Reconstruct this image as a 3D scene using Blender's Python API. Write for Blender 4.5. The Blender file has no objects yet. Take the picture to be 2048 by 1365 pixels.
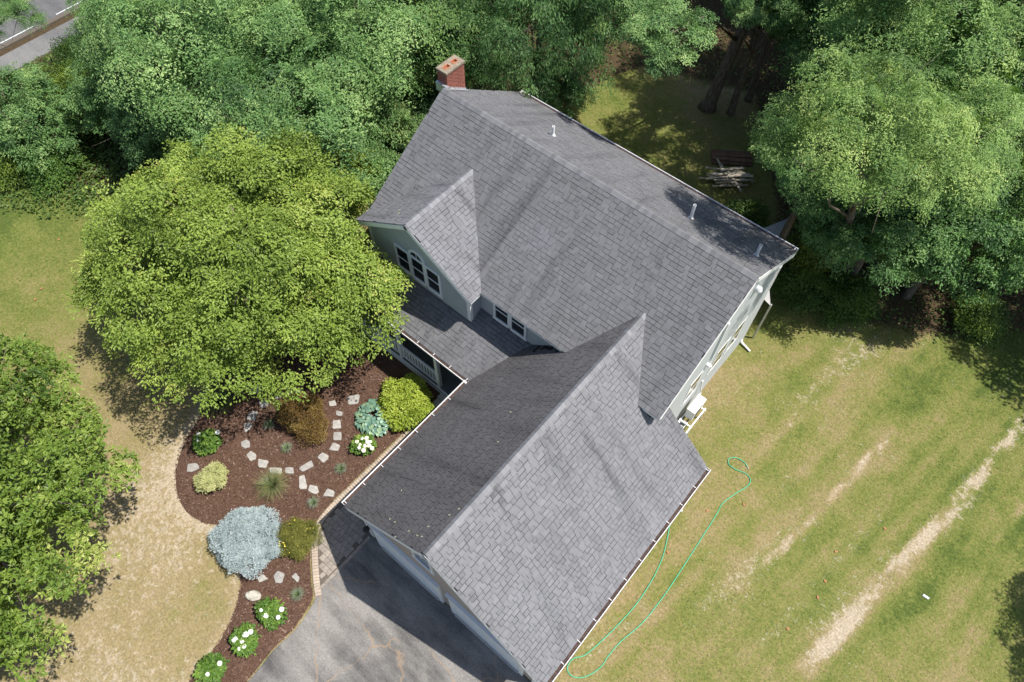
import bpy, math, random
import numpy as np
from mathutils import Vector, Matrix

# ------------------------------------------------------------------ camera, sky, sun, exposure
SC = bpy.context.scene
COL = SC.collection
CAM_POS = np.array([14.908, -14.102, 24.85]); FPX = 1449.293
def _rx(a): c, s = math.cos(a), math.sin(a); return np.array([[1, 0, 0], [0, c, -s], [0, s, c]])
def _rz(a): c, s = math.cos(a), math.sin(a); return np.array([[c, -s, 0], [s, c, 0], [0, 0, 1]])
CAM_R = _rz(math.radians(39.591)) @ _rx(math.radians(31.561)) @ _rz(math.radians(0.852))
cam = bpy.data.cameras.new('camera'); cam.sensor_width = 36; cam.lens = FPX / 2048 * 36
cam.clip_start = 0.1; cam.clip_end = 2000
cam_o = bpy.data.objects.new('camera', cam); COL.objects.link(cam_o)
cam_o.matrix_world = Matrix.Translation(CAM_POS) @ Matrix(CAM_R.tolist()).to_4x4()
SC.camera = cam_o

SUN_DIR = Vector((2.895, 1.61, 6.755)).normalized()
w = bpy.data.worlds.new('World'); SC.world = w; w.use_nodes = True
nt = w.node_tree; nt.nodes.clear()
sky = nt.nodes.new('ShaderNodeTexSky'); sky.sky_type = 'NISHITA'; sky.sun_disc = False
sky.sun_elevation = math.asin(SUN_DIR.z); sky.sun_rotation = math.atan2(SUN_DIR.x, SUN_DIR.y)
sky.air_density = 1.0; sky.dust_density = 1.2; sky.ozone_density = 1.0
bg = nt.nodes.new('ShaderNodeBackground'); bg.inputs[1].default_value = 0.11
wo = nt.nodes.new('ShaderNodeOutputWorld')
nt.links.new(sky.outputs[0], bg.inputs[0]); nt.links.new(bg.outputs[0], wo.inputs[0])
sun = bpy.data.lights.new('sun', 'SUN'); sun.energy = 4.8; sun.angle = math.radians(0.53); sun.color = (1.0, 0.955, 0.89)
sun_o = bpy.data.objects.new('sun', sun); COL.objects.link(sun_o)
sun_o.rotation_euler = SUN_DIR.to_track_quat('Z', 'Y').to_euler(); sun_o.location = (30, 15, 60)
SC.view_settings.view_transform = 'Standard'; SC.view_settings.look = 'None'
SC.view_settings.exposure = 0.45; SC.view_settings.gamma = 1.0
SC.cycles.max_bounces = 6; SC.cycles.transparent_max_bounces = 4

def at(px, py, z=0.0):
    d = CAM_R @ np.array([(px - 1024) / FPX, -(py - 682.5) / FPX, -1.0])
    q = CAM_POS + d * (z - CAM_POS[2]) / d[2]
    return float(q[0]), float(q[1]), float(z)
def gpt(px, py): q = at(px, py); return q[0], q[1]
def project(P):
    q = (np.asarray(P, float) - CAM_POS) @ CAM_R
    return np.stack([1024 + FPX * q[..., 0] / -q[..., 2], 682.5 - FPX * q[..., 1] / -q[..., 2]], -1)

# ------------------------------------------------------------------ mesh helpers
def link(name, me, mat=None, parent=None, label=None, cat=None, group=None, kind=None, loc=None):
    o = bpy.data.objects.new(name, me); COL.objects.link(o)
    if mat is not None and me is not None and len(me.materials) == 0: me.materials.append(mat)
    if parent is not None: o.parent = parent
    if loc is not None: o.location = loc
    return tag(o, label, cat, group, kind)
def tag(o, label=None, cat=None, group=None, kind=None):
    for k, v in (('label', label), ('category', cat), ('group', group), ('kind', kind)):
        if v: o[k] = v
    return o
def empty(name, loc=(0, 0, 0), label=None, cat=None, group=None, rz=0):
    o = bpy.data.objects.new(name, None); COL.objects.link(o); o.location = loc; o.rotation_euler = (0, 0, rz)
    o.empty_display_size = 0.3
    return tag(o, label, cat, group)
def mesh_np(name, V, F, attrs=None, smooth=False):
    V = np.ascontiguousarray(V, np.float32).reshape(-1, 3); F = np.ascontiguousarray(F, np.int32)
    me = bpy.data.meshes.new(name); n, k = F.shape
    me.vertices.add(len(V)); me.vertices.foreach_set('co', V.ravel())
    me.loops.add(n * k); me.loops.foreach_set('vertex_index', F.ravel())
    me.polygons.add(n); me.polygons.foreach_set('loop_start', np.arange(n, dtype=np.int32) * k)
    me.polygons.foreach_set('use_smooth', np.full(n, bool(smooth)))
    for a, (dom, val) in (attrs or {}).items():
        at_ = me.attributes.new(a, 'FLOAT', dom); at_.data.foreach_set('value', np.ascontiguousarray(val, np.float32))
    me.update(calc_edges=True)
    return me
class MB:
    def __init__(self): self.v = []; self.f = []
    def add(self, vs, fs):
        b = len(self.v); self.v += [tuple(map(float, p)) for p in vs]; self.f += [tuple(b + i for i in f) for f in fs]; return self
    def box(self, x0, x1, y0, y1, z0, z1):
        return self.add([(x, y, z) for z in (z0, z1) for y in (y0, y1) for x in (x0, x1)],
                        [(0, 2, 3, 1), (4, 5, 7, 6), (0, 1, 5, 4), (2, 6, 7, 3), (0, 4, 6, 2), (1, 3, 7, 5)])
    def obox(self, o, a, b, c):           # box from corner o along the edge vectors a, b, c
        o, a, b, c = map(np.asarray, (o, a, b, c))
        P = [o + i * a + j * b + k * c for k in (0, 1) for j in (0, 1) for i in (0, 1)]
        fs = [(0, 2, 3, 1), (4, 5, 7, 6), (0, 1, 5, 4), (2, 6, 7, 3), (0, 4, 6, 2), (1, 3, 7, 5)]
        if np.dot(np.cross(a, b), c) < 0: fs = [f[::-1] for f in fs]
        return self.add(P, fs)
    def bar(self, p, q, wd, ht, up=(0, 0, 1)):   # beam centred on p-q
        p, q, up = map(lambda t: np.asarray(t, float), (p, q, up)); d = q - p; s = np.cross(d, up); s = s / np.linalg.norm(s); u = np.cross(s, d); u /= np.linalg.norm(u)
        return self.obox(p - s * wd / 2 - u * ht / 2, d, s * wd, u * ht)
    def prism(self, poly, off):           # polygon (3-D points) extruded by the vector off
        n = len(poly); A = [np.asarray(p, float) for p in poly]; off = np.asarray(off, float)
        fs = [tuple(range(n))[::-1], tuple(range(n, 2 * n))] + [(i, (i + 1) % n, n + (i + 1) % n, n + i) for i in range(n)]
        nrm = sum((np.cross(A[i] - A[0], A[i + 1] - A[0]) for i in range(1, n - 1)), np.zeros(3))
        if np.dot(nrm, off) < 0: fs = [f[::-1] for f in fs]
        return self.add(A + [p + off for p in A], fs)
    def tube(self, pts, rad, n=8, cap=True):
        pts = [np.asarray(p, float) for p in pts]; m = len(pts); rad = [rad] * m if np.isscalar(rad) else rad
        b = len(self.v); prev = None
        for i, p in enumerate(pts):
            d = pts[min(i + 1, m - 1)] - pts[max(i - 1, 0)]; d = d / (np.linalg.norm(d) + 1e-9)
            ref = np.array([0, 0, 1.0]) if abs(d[2]) < .9 else np.array([1.0, 0, 0])
            s = np.cross(d, ref) if prev is None else prev - d * np.dot(prev, d); s /= np.linalg.norm(s); t = np.cross(d, s); prev = s
            for k in range(n):
                a = 2 * math.pi * k / n; self.v.append(tuple(p + rad[i] * (s * math.cos(a) + t * math.sin(a))))
        for i in range(m - 1):
            for k in range(n):
                self.f.append((b + i * n + k, b + i * n + (k + 1) % n, b + (i + 1) * n + (k + 1) % n, b + (i + 1) * n + k))
        if cap: self.f.append(tuple(b + k for k in range(n))[::-1]); self.f.append(tuple(b + (m - 1) * n + k for k in range(n)))
        return self
    def mesh(self, name, smooth=False):
        me = bpy.data.meshes.new(name); me.from_pydata(self.v, [], self.f)
        me.polygons.foreach_set('use_smooth', np.full(len(me.polygons), bool(smooth))); me.update(); return me
    def build(self, name, mat, parent=None, smooth=False, **kw): return link(name, self.mesh(name, smooth), mat, parent, **kw)

def smoothpath(P, n=8, closed=False):
    P = [np.asarray(p, float) for p in P]; out = []; m = len(P)
    for i in range(m if closed else m - 1):
        g = (lambda j: P[j % m]) if closed else (lambda j: P[min(max(j, 0), m - 1)])
        p0, p1, p2, p3 = g(i - 1), g(i), g(i + 1), g(i + 2)
        for k in range(n):
            t = k / n
            out.append(.5 * ((2 * p1) + (-p0 + p2) * t + (2 * p0 - 5 * p1 + 4 * p2 - p3) * t * t + (-p0 + 3 * p1 - 3 * p2 + p3) * t ** 3))
    if not closed: out.append(P[-1])
    return out

# value noise in numpy, for shapes and for the growth pattern of the lawn
_rng = np.random.default_rng(5); _tab = _rng.random((256, 256))
def vnoise(x, y):
    xi = np.floor(x).astype(int); yi = np.floor(y).astype(int); fx = x - xi; fy = y - yi
    fx = fx * fx * (3 - 2 * fx); fy = fy * fy * (3 - 2 * fy); g = lambda i, j: _tab[i & 255, j & 255]
    return (g(xi, yi) * (1 - fx) + g(xi + 1, yi) * fx) * (1 - fy) + (g(xi, yi + 1) * (1 - fx) + g(xi + 1, yi + 1) * fx) * fy
def fbm(x, y, o=4): return sum(vnoise(x * 2 ** i + 17 * i, y * 2 ** i + 31 * i) * .5 ** (i + 1) for i in range(o)) / (1 - .5 ** o)

# ------------------------------------------------------------------ materials
class N:
    def __init__(self, name):
        self.m = bpy.data.materials.new(name); self.m.use_nodes = True; self.t = self.m.node_tree; self.t.nodes.clear()
        self.out = self.t.nodes.new('ShaderNodeOutputMaterial')
    def n(self, typ, **kw):
        nd = self.t.nodes.new(typ)
        for k, v in kw.items(): setattr(nd, k, v)
        return nd
    def l(self, a, b): self.t.links.new(a, b)
    def coord(self, scale=(1, 1, 1), kind='Object', rot=(0, 0, 0)):
        c = self.n('ShaderNodeTexCoord'); mp = self.n('ShaderNodeMapping'); mp.inputs['Scale'].default_value = scale; mp.inputs['Rotation'].default_value = rot
        self.l(c.outputs[kind], mp.inputs[0]); return mp.outputs[0]
    def noise(self, vec, scale, detail=4, rough=.55, dist=0):
        nd = self.n('ShaderNodeTexNoise'); nd.inputs['Scale'].default_value = scale; nd.inputs['Detail'].default_value = detail
        nd.inputs['Roughness'].default_value = rough; nd.inputs['Distortion'].default_value = dist
        if vec is not None: self.l(vec, nd.inputs['Vector'])
        return nd.outputs[0]
    def ramp(self, fac, stops):
        r = self.n('ShaderNodeValToRGB'); e = r.color_ramp.elements
        while len(e) < len(stops): e.new(.5)
        for i, (p, c) in enumerate(stops): e[i].position = p; e[i].color = (*c, 1) if len(c) == 3 else c
        self.l(fac, r.inputs[0]); return r.outputs[0]
    def mix(self, fac, a, b, mode='MIX'):
        m = self.n('ShaderNodeMix', data_type='RGBA', blend_type=mode)
        for s, v in ((m.inputs[0], fac), (m.inputs[6], a), (m.inputs[7], b)):
            if isinstance(v, (int, float)): s.default_value = v
            elif isinstance(v, tuple): s.default_value = (*v, 1)
            else: self.l(v, s)
        return m.outputs[2]
    def math(self, op, a, b=None, c=None, clamp=False):
        m = self.n('ShaderNodeMath', operation=op, use_clamp=clamp)
        for s, v in zip(m.inputs, (a, b, c)):
            if v is None: continue
            if isinstance(v, (int, float)): s.default_value = v
            else: self.l(v, s)
        return m.outputs[0]
    def attr(self, name): a = self.n('ShaderNodeAttribute', attribute_name=name); return a.outputs['Fac']
    def bsdf(self, color, rough=.8, spec=.3, bump=None, bstr=.3, bdist=.02, metal=0):
        p = self.n('ShaderNodeBsdfPrincipled')
        for s, v in ((p.inputs['Base Color'], color), (p.inputs['Roughness'], rough)):
            if isinstance(v, (int, float)): s.default_value = v
            elif isinstance(v, tuple): s.default_value = (*v, 1)
            else: self.l(v, s)
        p.inputs['Specular IOR Level'].default_value = spec; p.inputs['Metallic'].default_value = metal
        if bump is not None:
            b = self.n('ShaderNodeBump'); b.inputs['Strength'].default_value = bstr; b.inputs['Distance'].default_value = bdist
            self.l(bump, b.inputs['Height']); self.l(b.outputs[0], p.inputs['Normal'])
        self.l(p.outputs[0], self.out.inputs[0]); self.p = p
        return self.m

def m_plain(name, c, rough=.6, spec=.3, var=.12, scale=6, metal=0):
    m = N(name); v = m.noise(m.coord(), scale, 5, .6); d = tuple(x * (1 - var) for x in c); l = tuple(min(1, x * (1 + var)) for x in c)
    return m.bsdf(m.ramp(v, [(.3, d), (.7, l)]), rough, spec, bump=m.noise(m.coord(), scale * 8, 3), bstr=.1, metal=metal)

def m_shingle(name, streak_scale, slope_tint=None):
    m = N(name); tone = m.attr('tone'); co = m.coord()
    base = m.ramp(tone, [(0, (.030, .030, .032)), (.2, (.116, .117, .122)), (.55, (.160, .161, .168)), (1, (.215, .216, .224))])
    st = m.noise(m.coord(streak_scale), 1.0, 4, .55, .3)
    stain = m.ramp(st, [(.50, (1, 1, 1)), (.60, (.90, .90, .90)), (.72, (.64, .64, .65))])
    c = m.mix(1.0, base, stain, 'MULTIPLY')
    if slope_tint: c = m.mix(1.0, c, slope_tint, 'MULTIPLY')
    big = m.noise(co, .55, 3); c = m.mix(.5, c, m.ramp(big, [(.3, (.86, .84, .82)), (.7, (1.08, 1.08, 1.1))]), 'MULTIPLY')
    gr = m.noise(co, 70, 3, .7); c = m.mix(.6, c, m.ramp(gr, [(.3, (.75, .75, .75)), (.7, (1.22, 1.22, 1.23))]), 'MULTIPLY')
    return m.bsdf(c, .92, .2, bump=gr, bstr=.12, bdist=.01)
def m_leaf(name, stops, trans, rough=.5, spec=.4, tfac=.3):
    m = N(name); tone = m.attr('tone'); oi = m.n('ShaderNodeObjectInfo')
    c = m.mix(1.0, m.ramp(tone, stops), oi.outputs['Color'], 'MULTIPLY')
    m.bsdf(c, rough, spec)
    tr = m.n('ShaderNodeBsdfTranslucent'); m.l(m.mix(1.0, c, trans, 'MULTIPLY'), tr.inputs[0])
    ms = m.n('ShaderNodeMixShader'); ms.inputs[0].default_value = tfac
    m.l(m.p.outputs[0], ms.inputs[1]); m.l(tr.outputs[0], ms.inputs[2]); m.l(ms.outputs[0], m.out.inputs[0])
    return m.m
def m_lawn():
    m = N('lawn'); co = m.coord(); g, d, wd = m.attr('green'), m.attr('dirt'), m.attr('wood')
    n1 = m.noise(co, 1.3, 5, .6); n2 = m.noise(co, 7, 5, .65); n3 = m.noise(co, 38, 4, .7); n4 = m.noise(m.coord((1, 1, 1), rot=(0, 0, .7)), 16, 3, .7, .6)
    gg = m.math('ADD', g, m.math('MULTIPLY_ADD', n2, 1.1, -.55)); gg = m.math('ADD', gg, m.math('MULTIPLY_ADD', n1, .7, -.35)); gg = m.math('ADD', gg, m.math('MULTIPLY_ADD', n3, .9, -.45), clamp=True)
    grass = m.ramp(gg, [(0, (.290, .230, .132)), (.3, (.240, .198, .096)), (.55, (.180, .182, .058)), (.8, (.128, .155, .038)), (1, (.074, .106, .025))])
    n6 = m.noise(co, 3.2, 5, .7, .4); dd = m.math('ADD', d, m.math('MULTIPLY_ADD', n2, 1.5, -.75)); dd = m.math('ADD', dd, m.math('MULTIPLY_ADD', n6, 1.2, -.6)); dd = m.math('ADD', dd, m.math('MULTIPLY_ADD', n3, 1.2, -.6)); dd = m.ramp(dd, [(.36, (0, 0, 0)), (.62, (.85, .85, .85))])
    soil = m.ramp(n4, [(.3, (.33, .27, .20)), (.7, (.50, .43, .345))])
    c = m.mix(dd, grass, soil)
    litter = m.ramp(m.noise(co, 22, 4, .7), [(.3, (.035, .03, .018)), (.55, (.085, .06, .035)), (.75, (.19, .13, .085))])
    ww = m.ramp(m.math('ADD', wd, m.math('MULTIPLY_ADD', n2, .8, -.4)), [(.4, (0, 0, 0)), (.7, (1, 1, 1))])
    c = m.mix(ww, c, litter)
    n5 = m.noise(co, 13, 4, .75)
    c = m.mix(.8, c, m.ramp(n5, [(.28, (.55, .56, .52)), (.7, (1.35, 1.32, 1.25))]), 'MULTIPLY')
    return m.bsdf(c, .95, .1, bump=m.math('ADD', n5, m.math('MULTIPLY', n2, .6)), bstr=.55, bdist=.05)
def m_asphalt(name, dark, light, worn=True):
    m = N(name); co = m.coord(); n1 = m.noise(co, .45, 4, .6, .4); n2 = m.noise(co, 24, 4, .8); n3 = m.noise(m.coord((.35, 1.6, 1), rot=(0, 0, -1.57)), 1.3, 4, .6)
    c = m.ramp(m.math('MULTIPLY_ADD', n3, .5, m.math('MULTIPLY', n1, .5)), [(.38, dark), (.62, light)])
    c = m.mix(.8, c, m.ramp(n2, [(.25, (.42, .42, .42)), (.75, (1.5, 1.47, 1.43))]), 'MULTIPLY')
    if worn:
        cr = m.n('ShaderNodeTexVoronoi', feature='DISTANCE_TO_EDGE'); cr.inputs['Scale'].default_value = .33; cr.inputs['Randomness'].default_value = 1
        wv = m.n('ShaderNodeVectorMath', operation='ADD'); nv = m.n('ShaderNodeTexNoise'); nv.inputs['Scale'].default_value = 2.2; m.l(co, nv.inputs[0]); sc_ = m.n('ShaderNodeVectorMath', operation='SCALE'); sc_.inputs[3].default_value = .5
        m.l(nv.outputs['Color'], sc_.inputs[0]); m.l(co, wv.inputs[0]); m.l(sc_.outputs[0], wv.inputs[1]); m.l(wv.outputs[0], cr.inputs['Vector'])
        line = m.ramp(cr.outputs[0], [(0, (1, 1, 1)), (.012, (0, 0, 0))])
        gate = m.ramp(m.noise(co, .8, 2), [(.38, (0, 0, 0)), (.55, (.9, .9, .9))])
        c = m.mix(m.mix(1.0, line, gate, 'MULTIPLY'), c, (.30, .215, .14))
        br = m.ramp(m.noise(co, .9, 4, .6, .5), [(.66, (0, 0, 0)), (.82, (.35, .35, .35))]); c = m.mix(br, c, (.21, .155, .115))
        ds = m.n('ShaderNodeTexVoronoi'); ds.inputs['Scale'].default_value = .62; m.l(co, ds.inputs['Vector'])
        c = m.mix(m.ramp(ds.outputs['Distance'], [(.05, (.5, .5, .5)), (.2, (0, 0, 0))]), c, (.05, .045, .04))
    return m.bsdf(c, .9, .25, bump=n2, bstr=.5, bdist=.012)
def m_mulch():
    m = N('mulch'); co = m.coord(); n1 = m.noise(co, 34, 5, .75); n2 = m.noise(co, 1.4, 3)
    v = m.n('ShaderNodeTexVoronoi'); v.inputs['Scale'].default_value = 30; m.l(m.coord((1, .45, 1), rot=(0, 0, .8)), v.inputs['Vector'])
    c = m.ramp(n1, [(.28, (.028, .016, .011)), (.5, (.112, .063, .043)), (.68, (.165, .100, .071)), (.82, (.22, .155, .12))])
    c = m.mix(.5, c, m.ramp(v.outputs['Color'], [(.2, (.6, .6, .6)), (.8, (1.3, 1.3, 1.3))]), 'MULTIPLY')
    c = m.mix(.5, c, m.ramp(n2, [(.3, (.82, .8, .8)), (.7, (1.15, 1.15, 1.15))]), 'MULTIPLY')
    return m.bsdf(c, .95, .15, bump=n1, bstr=.8, bdist=.04)
def m_stone(name, a, b, scale=9):
    m = N(name); co = m.coord(); oi = m.n('ShaderNodeObjectInfo'); n1 = m.noise(co, scale, 5, .65); n2 = m.noise(co, scale * 6, 3)
    c = m.ramp(n1, [(.3, a), (.7, b)]); c = m.mix(.45, c, m.ramp(oi.outputs['Random'], [(0, (.72, .72, .72)), (1, (1.28, 1.25, 1.2))]), 'MULTIPLY')
    return m.bsdf(c, .85, .25, bump=n2, bstr=.35, bdist=.01)
def m_bark():
    m = N('bark'); co = m.coord((6, 6, 1.2)); n1 = m.noise(co, 2.5, 5, .7, .5)
    return m.bsdf(m.ramp(n1, [(.3, (.065, .050, .038)), (.55, (.165, .135, .105)), (.75, (.30, .26, .22))]), .95, .1, bump=n1, bstr=.8, bdist=.04)

M = dict(
    shx=m_shingle('asphalt_shingle', (1.7, .16, .16)), shy=m_shingle('asphalt_shingle_wing', (.16, 1.5, .16), (1.22, 1.22, 1.23)), sh_shaded=m_shingle('shaded_slope_shingle', (.16, 1.5, .16), (.86, .82, .80)),  # garage slopes: shade tinted into the left, sun into the right; dormer shares the latter
    siding=m_plain('painted_siding', (.395, .420, .420), .55, .3, .05, 3), tan=m_plain('tan_siding', (.40, .345, .30), .6, .25, .06, 3),
    white=m_plain('white_paint', (.80, .81, .80), .45, .4, .05, 5), gut=m_plain('white_gutter', (.80, .79, .80), .35, .5, .08, 9),
    debris=m_plain('gutter_debris', (.075, .052, .045), .95, .1, .6, 14), glass=m_plain('window_glass', (.018, .022, .026), .06, .6, .1, 2),
    screen=m_plain('insect_screen', (.05, .055, .06), .5, .3, .2, 5),
    brick=m_stone('chimney_brick', (.19, .062, .045), (.34, .135, .10), 14), mortar=m_plain('mortar', (.50, .47, .43), .95, .1, .15, 20),
    crown=m_plain('mortar_cap', (.25, .205, .155), .95, .1, .25, 7), clay=m_plain('clay_flue', (.46, .20, .11), .85, .2, .2, 12), soot=m_plain('flue_interior', (.30, .12, .07), .95, .1, .3, 8),
    metal=m_plain('flashing', (.55, .56, .58), .35, .5, .2, 8, .6), pvc=m_plain('white_pipe', (.80, .80, .78), .4, .4, .04),
    black=m_plain('black_metal', (.018, .018, .02), .4, .4, .2), green_hose=m_plain('green_hose', (.05, .47, .27), .4, .4, .06),
    felt=m_plain('roof_felt', (.10, .10, .105), .95, .1, .15, 8), lawn=m_lawn(), drive=m_asphalt('driveway_asphalt', (.085, .083, .082), (.255, .242, .228)), road=m_asphalt('road_asphalt', (.10, .10, .105), (.15, .15, .15), False),
    walk=m_asphalt('path_asphalt', (.14, .14, .14), (.20, .20, .195), False), mulch=m_mulch(),
    flag=m_stone('flagstone', (.25, .24, .225), (.41, .39, .36)), paver=m_stone('concrete_paver', (.22, .19, .165), (.38, .335, .285), 12),
    edge=m_stone('tan_paver', (.34, .275, .215), (.50, .42, .34), 12), joint=m_plain('joint_sand', (.13, .11, .09), .95, .1, .3, 20),
    boulder=m_stone('boulder', (.30, .29, .24), (.62, .58, .50), 7), bark=m_bark(), paint=m_plain('road_paint', (.75, .75, .73), .7, .2, .15, 8),
    deck=m_plain('deck_boards', (.13, .14, .14), .7, .2, .15, 4), sail=m_plain('shade_fabric', (.40, .39, .38), .8, .2, .08), board=m_stone('weathered_board', (.26, .23, .18), (.48, .43, .35), 6),
    brown=m_stone('brown_board', (.10, .055, .035), (.20, .12, .08), 6), kerb=m_plain('kerb', (.40, .39, .37), .9, .2, .15, 5),
    bloom=m_plain('white_petals', (.82, .83, .76), .7, .2, .06, 20), cream=m_plain('cream_petals', (.82, .80, .60), .7, .2, .1, 20), yellow=m_plain('yellow_petals', (.85, .72, .10), .7, .2, .1, 20),
    dead=m_plain('dry_leaf', (.42, .20, .10), .9, .1, .3, 10), petal=m_plain('fallen_petal', (.72, .70, .45), .8, .1, .15, 10), litter=m_plain('white_litter', (.8, .8, .8), .5, .3, .05))
G_WOOD = [(0, (.040, .088, .026)), (.42, (.128, .228, .066)), (.75, (.245, .355, .112)), (1, (.42, .50, .19))]
M['leaf_wood'] = m_leaf('woodland_leaf', G_WOOD, (1.3, 1.5, .6), .5, .35, .2)
M['leaf_gold'] = m_leaf('yellow_green_leaf', [(0, (.075, .120, .018)), (.45, (.200, .288, .046)), (.8, (.312, .400, .078)), (1, (.46, .47, .13))], (1.3, 1.35, .4), .48, .35, .22)
M['leaf_oak'] = m_leaf('oak_leaf', [(0, (.040, .084, .013)), (.45, (.128, .205, .030)), (.8, (.230, .312, .056)), (1, (.38, .42, .12))], (1.3, 1.4, .5), .5, .35, .22)
def m_shrub(n, a, b, c, **k): return m_leaf(n, [(0, a), (.55, b), (1, c)], (1.2, 1.3, .6), **k)
M['spruce'] = m_shrub('blue_needles', (.14, .20, .21), (.34, .41, .42), (.54, .61, .61), tfac=.08)
M['gold_shrub'] = m_shrub('olive_gold_leaf', (.075, .085, .014), (.19, .195, .036), (.34, .32, .07))
M['maple'] = m_shrub('bronze_leaf', (.07, .035, .012), (.20, .125, .035), (.34, .25, .07))
M['varieg'] = m_shrub('variegated_leaf', (.16, .20, .05), (.46, .47, .20), (.66, .64, .36))
M['chart'] = m_shrub('chartreuse_leaf', (.13, .19, .015), (.33, .42, .05), (.50, .54, .10))
M['hosta'] = m_shrub('hosta_leaf', (.08, .17, .13), (.17, .30, .22), (.34, .46, .22), tfac=.12, rough=.35)
M['hyd'] = m_shrub('hydrangea_leaf', (.04, .105, .017), (.125, .235, .036), (.28, .38, .07))
M['lav'] = m_shrub('lavender_leaf', (.07, .12, .035), (.17, .24, .09), (.30, .29, .28))
M['grass'] = m_shrub('grass_blade', (.05, .085, .03), (.13, .17, .06), (.34, .30, .14), tfac=.2)
M['turf'] = m_leaf('turf_blade', [(0, (.045, .080, .018)), (.4, (.12, .145, .038)), (.7, (.26, .225, .085)), (1, (.44, .36, .20))], (1.1, 1.1, .6), .7, .2, .2)
M['weed'] = m_shrub('undergrowth_leaf', (.035, .075, .016), (.095, .165, .032), (.22, .29, .07))

# ------------------------------------------------------------------ ground
CTRL = [(30, 420, .95, 0), (100, 480, .8, 0), (170, 560, .7, 0), (60, 600, .65, 0), (230, 650, .48, 0), (180, 750, .38, .03), (250, 900, .22, .1), (320, 950, .1, .6), (300, 1100, .2, .35),
    (360, 1100, .08, .75), (345, 1180, .15, .5), (400, 1180, .3, .05), (330, 1250, .25, .2), (260, 1340, .2, .5), (440, 1130, .35, 0), (400, 1250, .3, .1), (100, 1100, .3, 0), (0, 800, .4, 0),
    (1450, 880, .48, 0), (1600, 760, .48, .05), (1700, 690, .38, .3), (1560, 720, .42, .12), (1800, 780, .8, 0), (1950, 780, .85, 0), (2000, 690, .75, 0), (1900, 900, .8, 0), (1840, 960, .8, 0), (1750, 900, .42, .30),
    (1690, 870, .42, .1), (1650, 1000, .55, .05), (1500, 1000, .42, 0), (1400, 1010, .55, 0), (1410, 1060, .22, 0), (1300, 1230, .30, 0), (1200, 1320, .3, 0), (1580, 1100, .6, 0), (1480, 1170, .42, .15), (1560, 1250, .65, 0),
    (1500, 1330, .42, .1), (1700, 1120, .68, 0), (1640, 1180, .66, 0), (1850, 1010, .6, 0), (1900, 1150, .6, 0), (1950, 1050, .55, 0), (2000, 1150, .6, 0), (1800, 1250, .6, 0), (1900, 1340, .35, .15), (1700, 1340, .4, .15),
    (1250, 1100, .4, 0), (1300, 220, .72, 0), (1250, 270, .65, 0), (1400, 200, .3, .3), (1370, 330, .6, 0), (1560, 620, .8, 0), (1520, 680, .6, .05), (2048, 400, .7, 0), (1420, 760, .25, .25), (1500, 600, .8, 0)]
_cp = np.array([gpt(c[0], c[1]) for c in CTRL]); _cg = np.array([c[2] for c in CTRL]); _cd = np.array([c[3] for c in CTRL])
TRACKS = [([(2120, 770), (2048, 850), (1985, 920), (1900, 1020), (1800, 1130), (1690, 1250), (1610, 1340)], .25, .8), ([(1790, 860), (1745, 905), (1650, 1010), (1560, 1100), (1480, 1180)], .10, .42), ([(2048, 1015), (1990, 1080)], .12, .3)]
def seg_dist(x, y, P):
    d = np.full(x.shape, 1e9)
    for a, b in zip(P[:-1], P[1:]):
        ax, ay = a; bx, by = b; dx, dy = bx - ax, by - ay; t = np.clip(((x - ax) * dx + (y - ay) * dy) / (dx * dx + dy * dy), 0, 1)
        d = np.minimum(d, np.hypot(x - ax - t * dx, y - ay - t * dy))
    return d
BED = [gpt(*q) for q in [(430, 740), (398, 830), (368, 880), (349, 935), (351, 985), (371, 1025), (404, 1046), (437, 1056), (470, 1090), (479, 1150), (471, 1210), (446, 1265), (407, 1325), (365, 1375), (330, 1430)]]
TREELINE = [(-40, -14.5), (-22, -12.0), (-14, -8.9), (-8, -2.6), (-4.5, 3.2), (-3.2, 8.0), (-.5, 15.0), (5.0, 17.0), (8.4, 12.6), (10.4, 9.6), (13.2, 7.4), (17.2, 8.6), (23, 13), (40, 26)]
def woodness(x, y):
    tl = np.array(TREELINE); yl = np.interp(x, tl[:, 0], tl[:, 1]); return np.clip((y - yl + 1.2 * (fbm(x * .5, y * .5) - .5)) / 1.6 + .5, 0, 1)
def growth(x, y):
    shp = x.shape; x = x.ravel(); y = y.ravel()
    d2 = (x[:, None] - _cp[None, :, 0]) ** 2 + (y[:, None] - _cp[None, :, 1]) ** 2; wt = 1 / (d2 + 1.2) ** 1.5; wt /= wt.sum(1, keepdims=True)
    g = wt @ _cg; d = wt @ _cd
    ta, tb = np.array(gpt(2048, 850)), np.array(gpt(1690, 1250)); td = (tb - ta) / np.linalg.norm(tb - ta)
    u = x * td[0] + y * td[1]; v = -x * td[1] + y * td[0]; right = np.clip((x - 12) / 3, 0, 1)
    st = .55 * fbm(u * .12 + 9, v * 1.15, 3) + .45 * fbm(u * .3 + 2, v * 2.6, 3)
    g = g + right * ((st - .5) * 1.2 + .07) + (fbm(x * 1.1, y * 1.1) - .5) * .4
    d = d + right * np.clip(fbm(u * .16 + 70, v * 1.6 + 5, 3) - .60, 0, 1) * 1.2
    for P, wdt, amt in TRACKS:
        dd = seg_dist(x, y, [gpt(*q) for q in P]); k = np.exp(-(dd / wdt) ** 2) * np.clip(3.0 * fbm(u * .9 + 3, v * 2.6, 4) - .62, .12, 1.15)
        d = d + amt * k; g = g - .5 * k
    de = seg_dist(x, y, BED); d = d + .5 * np.exp(-(de / .22) ** 2) * (fbm(x * .6, y * .6) + .15); g = g - .2 * np.exp(-(de / .3) ** 2)
    d = d + (fbm(x * .5 + 40, y * .5) - .5) * .22
    return g.reshape(shp), d.reshape(shp)
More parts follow.
